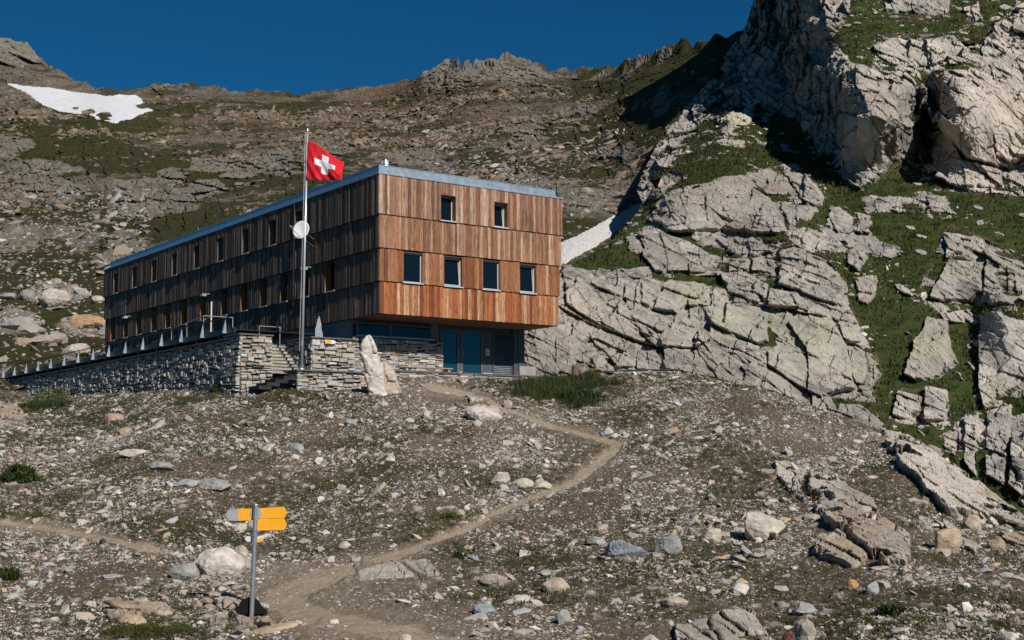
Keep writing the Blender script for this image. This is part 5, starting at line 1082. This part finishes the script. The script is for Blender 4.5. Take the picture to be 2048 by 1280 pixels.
BL = [(440, 1150, 104, 70, 'largest pale rounded boulder, left of the signpost', (.56, .50, .43), 12, .8, .6), (372, 1157, 58, 40, 'grey boulder touching the left of the largest pale one', grey, 2, .8, .3), (480, 1120, 36, 30, 'grey-tan boulder squeezed behind the right of the largest pale one', warm, 3, .8, .4),
    (270, 912, 60, 16, 'flat pale slab high on the left slope', pale, 4, .7, .1), (225, 840, 48, 22, 'pinkish leaning slab below the long wall', (.45, .32, .26), 5, .7, .1), (428, 975, 80, 22, 'broad grey slab in the left scree heap', grey, 6, .8, .1),
    (372, 972, 48, 18, 'grey slab left of the broad one in the scree heap', grey, 7, .8, .1), (250, 868, 30, 18, 'tan stone under the pinkish slab', tan, 8, .8, .2), (325, 938, 56, 18, 'long grey flat stone above the scree heap', (.30, .28, .27), 9, .7, .1),
    (1217, 866, 22, 15, 'pale stone with black underside above the path bend', (.52, .50, .50), 10, .8, .2), (968, 838, 84, 34, 'smooth whitish outcrop beside the upper path', (.52, .46, .42), 11, .8, .5), (1018, 812, 20, 20, 'upright stone flake at the upper path', warm, 12, .6, .1),
    (1003, 968, 38, 30, 'left block of the pale group above the path', pale, 13, .8, .1), (1042, 975, 42, 22, 'middle block of the pale group above the path', pale, 14, .8, .1), (1082, 978, 36, 18, 'right block of the pale group, at the path edge', pale, 15, .8, .1), (918, 1040, 26, 18, 'pale slab leaning above the lower path', warm, 16, .8, .1),
    (1242, 1116, 72, 44, 'large blue-grey slab, left of two', blue, 17, .6, .05), (1338, 1112, 54, 44, 'blue-grey slab, right of two', (.29, .29, .29), 18, .6, .05), (1195, 1088, 36, 16, 'flat greenish stone beside the larger blue-grey slab', grey, 19, .7, .1), (1524, 1080, 78, 54, 'large pale ribbed boulder right of the middle', pale, 20, .7, .15),
    (1425, 1085, 36, 26, 'pale tilted plate left of the ribbed boulder', pale, 21, .5, .05), (1455, 1076, 40, 16, 'flat plate between the tilted plate and the ribbed boulder', warm, 22, .7, .05), (990, 1166, 64, 22, 'long pale rock low on the slope', (.44, .37, .31), 23, .7, .2), (1110, 1180, 60, 32, 'broad tan rock low on the slope', warm, 24, .8, .4),
    (968, 1224, 52, 24, 'dark grey striped slab near the bottom', blue, 25, .7, .1), (1130, 1246, 34, 28, 'squarish grey stone near the bottom', grey, 26, .8, .1), (1040, 1200, 40, 16, 'pale flat stone between the lower rocks', pale, 27, .7, .1), (1612, 1300, 46, 74, 'tall split grey rock at the bottom edge', (.34, .30, .26), 28, .6, .1),
    (1585, 1290, 44, 30, 'dark red rock at the bottom edge', (.16, .07, .05), 29, .7, .2), (1612, 1225, 50, 26, 'pale grey slab above the tall split rock', grey, 30, .7, .1), (262, 1242, 72, 20, 'flat tan rock at lower left', tan, 31, .6, .4), (245, 1222, 90, 14, 'long low brown rock above the flat tan one', (.30, .22, .16), 32, .5, .4),
    (1478, 1188, 36, 24, 'bright pale block on the lower right slope', (.55, .50, .45), 33, .8, .1), (1945, 1064, 38, 34, 'round pale boulder below the white outcrop', warm, 34, .8, .4), (1705, 1172, 22, 20, 'small orange stone at lower right', orange, 35, .7, .2), (1408, 1052, 14, 12, 'tiny orange stone above the tilted plate', orange, 36, .7, .2),
    (1900, 1105, 60, 56, 'brown ribbed slab at right', tan, 37, .6, .1), (1998, 1098, 34, 32, 'tan block near the right edge', tan, 38, .7, .1), (810, 1283, 30, 18, 'pale stone cut by the bottom edge', pale, 39, .8, .2), (592, 905, 34, 22, 'grey stone on the slope below the pale pier', grey, 40, .7, .1),
    (852, 838, 18, 18, 'pale stone below the leaning standing stone', pale, 41, .8, .1), (700, 848, 28, 14, 'pale stone in the grass below the low wall', grey, 42, .8, .1), (1350, 1215, 60, 20, 'pale ledge stone low right of centre', warm, 43, .8, .3), (1745, 1180, 30, 26, 'pale broken stone at lower right', grey, 44, .8, .1),
    (690, 1100, 26, 14, 'pale stone at the left end of the path', pale, 45, .8, .2), (548, 1266, 104, 16, 'flat tan slab at the signpost foot', tan, 46, .5, .4), (62, 1178, 30, 12, 'white splinter stone at lower left', (.58, .56, .54), 47, .7, .1), (135, 1145, 20, 16, 'small grey stone at left', grey, 48, .8, .1)]
for a_ in BL: place_rock(a_[0], a_[1], a_[2], a_[3], a_[4], a_[5], a_[6] * 31, a_[7], rd=a_[8])
FL = [(105, 614, 72, 44, 'pale boulder on the far slope left of the hut', pale, 61), (55, 600, 36, 26, 'small pale boulder left of the pale one behind the hut', grey, 62), (180, 655, 84, 30, 'orange-stained boulder against the hut far corner', (.46, .30, .17), 63), (35, 658, 84, 30, 'wide grey rock on the far left edge', grey, 64),
    (195, 606, 28, 18, 'small boulder beside the hut far corner', pale, 65), (85, 690, 90, 24, 'low brownish rock behind the deck railing', warm, 66), (150, 712, 60, 26, 'pale rock just above the railing', pale, 67), (20, 600, 30, 18, 'grey rock at the far left margin', grey, 68), (45, 690, 40, 20, 'tan rock at the left above the railing', tan, 69)]
for a_ in FL: place_rock(a_[0], a_[1], a_[2], a_[3], a_[4], tuple(c * .9 for c in a_[5]), a_[6], .8, far=True, group='boulders on the slope behind the hut', rd=.35)
# cairn
cpv, _ = mound_at(432, 1212); cn = empty('cairn', cpv, 'small heap of flat stones left of the signpost', 'cairn')
m = 1.25 * cpv[1] / FPX
for i, (x, y, w, h) in enumerate([(-28, 2, 16, 22), (-10, 0, 26, 14), (10, 1, 22, 15), (28, 2, 20, 12), (-16, 13, 20, 10), (3, 13, 20, 11), (19, 12, 20, 10), (-4, 22, 24, 8), (6, 29, 26, 9), (0, 37, 22, 8), (8, 44, 16, 8), (2, 52, 16, 12)]):
    o = rock('stone', (w * m, w * m * .9, h * m * 1.2), 200 + i, [(.36, .28, .22), (.30, .25, .21), (.42, .38, .34)][i % 3], cn, hi=False, roundness=.1); o.location = (x * m, (i % 3 - 1) * .05 + y * m * .3, y * m); o.rotation_euler = (R.uniform(-.1, .1), R.uniform(-.3, .3), R.uniform(-3, 3))
# leaning standing stone by the terrace (loft)
def loft(name, secs, seed, col, loc, label, cat='standing stone'):
    n = 40; V_ = []
    for z, x0, x1, d in secs:
        for k_ in range(n):
            t = 2 * math.pi * k_ / n; c_, s3 = math.cos(t), math.sin(t); e_ = .62
            V_.append(((x0 + x1) / 2 + (x1 - x0) / 2 * math.copysign(abs(c_) ** e_, c_), d * math.copysign(abs(s3) ** (e_ + .1), s3), z))
    V_ = np.array(V_); V_ = V_.reshape(len(secs), n, 3)
    zz = np.linspace(0, len(secs) - 1, 60); i0 = np.minimum(zz.astype(int), len(secs) - 2); f_ = (zz - i0)[:, None, None]; V_ = V_[i0] * (1 - f_) + V_[i0 + 1] * f_
    P_2 = V_.reshape(-1, 3); nrm_ = P_2 - np.repeat(V_.mean(1), n, 0); nrm_ /= np.linalg.norm(nrm_, axis=1, keepdims=True) + 1e-9
    F1, F2, C, Dd = vor2(P_2[:, 0] / .5 + P_2[:, 1], P_2[:, 2] / .9 + P_2[:, 0] * .5, seed)
    P_2 = P_2 + nrm_ * (fbm(P_2 + seed, .5, 4, seed) * .06 + Dd * .12 - .05 * sstep(.08, 0, F2 - F1))[:, None]
    i = np.arange(60 * n).reshape(60, n); j = np.roll(i, -1, 1)
    F_2 = np.stack([i[:-1], j[:-1], j[1:], i[1:]], -1).reshape(-1, 4)
    cap_c = len(P_2); P_2 = np.concatenate([P_2, [V_[-1].mean(0)]]); capf = np.stack([i[-1], j[-1], np.full(n, cap_c), np.full(n, cap_c)], -1)[:, :3]
    c = np.array(col) * (1 + .15 * fbm(P_2 + seed, .4, 3, 3))[:, None]
    tri = np.concatenate([F_2[:, [0, 1, 2]], F_2[:, [0, 2, 3]], capf]); o = mk(name, P_2, tri, M_rock, {'col': c}); o.location = loc; tag(o, label, cat); return o
def secs(rows, Y, ref):
    q = []
    for y, xa, xb in rows:
        A = Vector(at(xa, y, Y)) - ref; B = Vector(at(xb, y, Y)) - ref; q.append(((A.z + B.z) / 2, A.x, B.x, max(.06, (B.x - A.x) * .42)))
    return q
ref = Vector(at(752, 792, 57.2))
loft('standing_stone', secs([(800, 730, 792), (787, 733, 778), (770, 733, 774), (750, 729, 770), (735, 727, 766), (718, 724, 761), (705, 722, 756), (690, 722, 750), (680, 726, 746), (673, 731, 742), (670, 735, 739)], 57.2, ref), 7, (.58, .51, .46), ref, 'tall pale leaning standing stone in front of the low wall')
ref2 = Vector(at(785, 790, 57.5))
loft('standing_stone', secs([(800, 762, 806), (785, 765, 803), (770, 764, 797), (755, 763, 792), (742, 763, 788), (732, 765, 780), (725, 767, 774)], 57.5, ref2), 9, (.45, .37, .31), ref2, 'shorter tan rock leaning against the right of the standing stone', 'boulder')
# ------------------------------------------------------------------ plants
def plant(px_, py_, rad, h, n_, cols, label, cat='plant', name='shrub', blades=7, width=.12, flower=None, seed=0, up=.6, ln=.16):
    p, _n = mound_at(px_, py_); r = np.random.RandomState(seed + 500); rt = empty(name, p, label, cat); m = p[1] / FPX
    a = r.uniform(0, 2 * math.pi, n_); q = np.sqrt(r.rand(n_)) * rad * m; zz = r.rand(n_) * np.sqrt(np.clip(1 - (q / (rad * m)) ** 2, .05, 1)) * h * m
    P0 = np.stack([np.cos(a) * q, np.sin(a) * q * .8, zz], -1); nn_ = np.stack([np.cos(a) * .6, np.sin(a) * .6, 0 * a + .6], -1)
    o = tufts('foliage', P0, nn_, r.uniform(.7, 1.3, n_) * ln, M_leaf, cols, seed, blades, .35, width, up); o.parent = rt
    b = MB()
    for k_ in range(9):
        t = r.uniform(0, 6.28); b.tube((0, 0, -.05), (math.cos(t) * rad * m * .6, math.sin(t) * rad * m * .5, h * m * .7), .008, .004, 5, (.10, .07, .04))
    b.obj('stem', M_leaf, rt)
    if flower:
        fl_ = MB()
        for k_ in range(flower):
            t = r.uniform(0, 6.28); u_ = math.sqrt(r.rand()) * rad * m; c_ = Vector((math.cos(t) * u_, math.sin(t) * u_, h * m * r.uniform(.7, 1.1))); fl_.tube(c_, c_ + Vector((0, -.01, .012)), .028, .02, 6, (.62, .48, .02))
        fl_.obj('blossom', M_leaf, rt)
    return rt
gsh = [(.06, .085, .025), (.10, .13, .045), (.05, .07, .02), (.17, .19, .11)]; dgr = [(.025, .04, .01), (.04, .055, .014), (.05, .065, .02)]
plant(104, 806, 38, 34, 420, gsh + [(.20, .20, .13)], 'round bush with pale leaf tips against the long wall', 'bush', seed=1)
plant(100, 818, 60, 14, 360, dgr, 'low dark green growth in front of the round bush', 'bush', seed=2, name='low_shrub')
plant(38, 966, 34, 34, 300, dgr, 'dark leafy plant alone at the left edge', 'plant', seed=3, name='leafy_plant', width=.2)
plant(12, 1160, 24, 18, 160, dgr, 'dark green plant cut by the lower left edge', 'plant', seed=4, name='leafy_plant')
plant(440, 768, 18, 14, 120, dgr, 'small dark green tuft at the long wall near the pier', 'plant', seed=5, name='leafy_plant')
plant(1785, 1226, 16, 12, 90, dgr, 'yellow-flowering plant at lower right', 'flower', flower=26, seed=6, name='flowering_plant')
plant(1182, 752, 12, 14, 60, gsh, 'yellow-flowering plant beside the timber post', 'flower', flower=10, seed=7, name='flowering_plant')
plant(925, 1112, 14, 8, 60, gsh, 'tiny yellow-flowering plant right of the lower path', 'flower', flower=8, seed=8, name='flowering_plant')
plant(905, 1040, 22, 10, 110, [(.09, .11, .02), (.07, .09, .02)], 'bright green cushion plant right of the path', 'plant', seed=9, name='cushion_plant', ln=.08)
plant(300, 1262, 90, 10, 500, [(.06, .075, .015), (.045, .055, .015)], 'green mossy cushion at the lower left edge', 'plant', seed=10, name='cushion_plant', ln=.07)
plant(1160, 800, 50, 18, 200, dgr, 'dark broad-leaved patch under the grass bank', 'plant', seed=11, name='leafy_plant', width=.16)
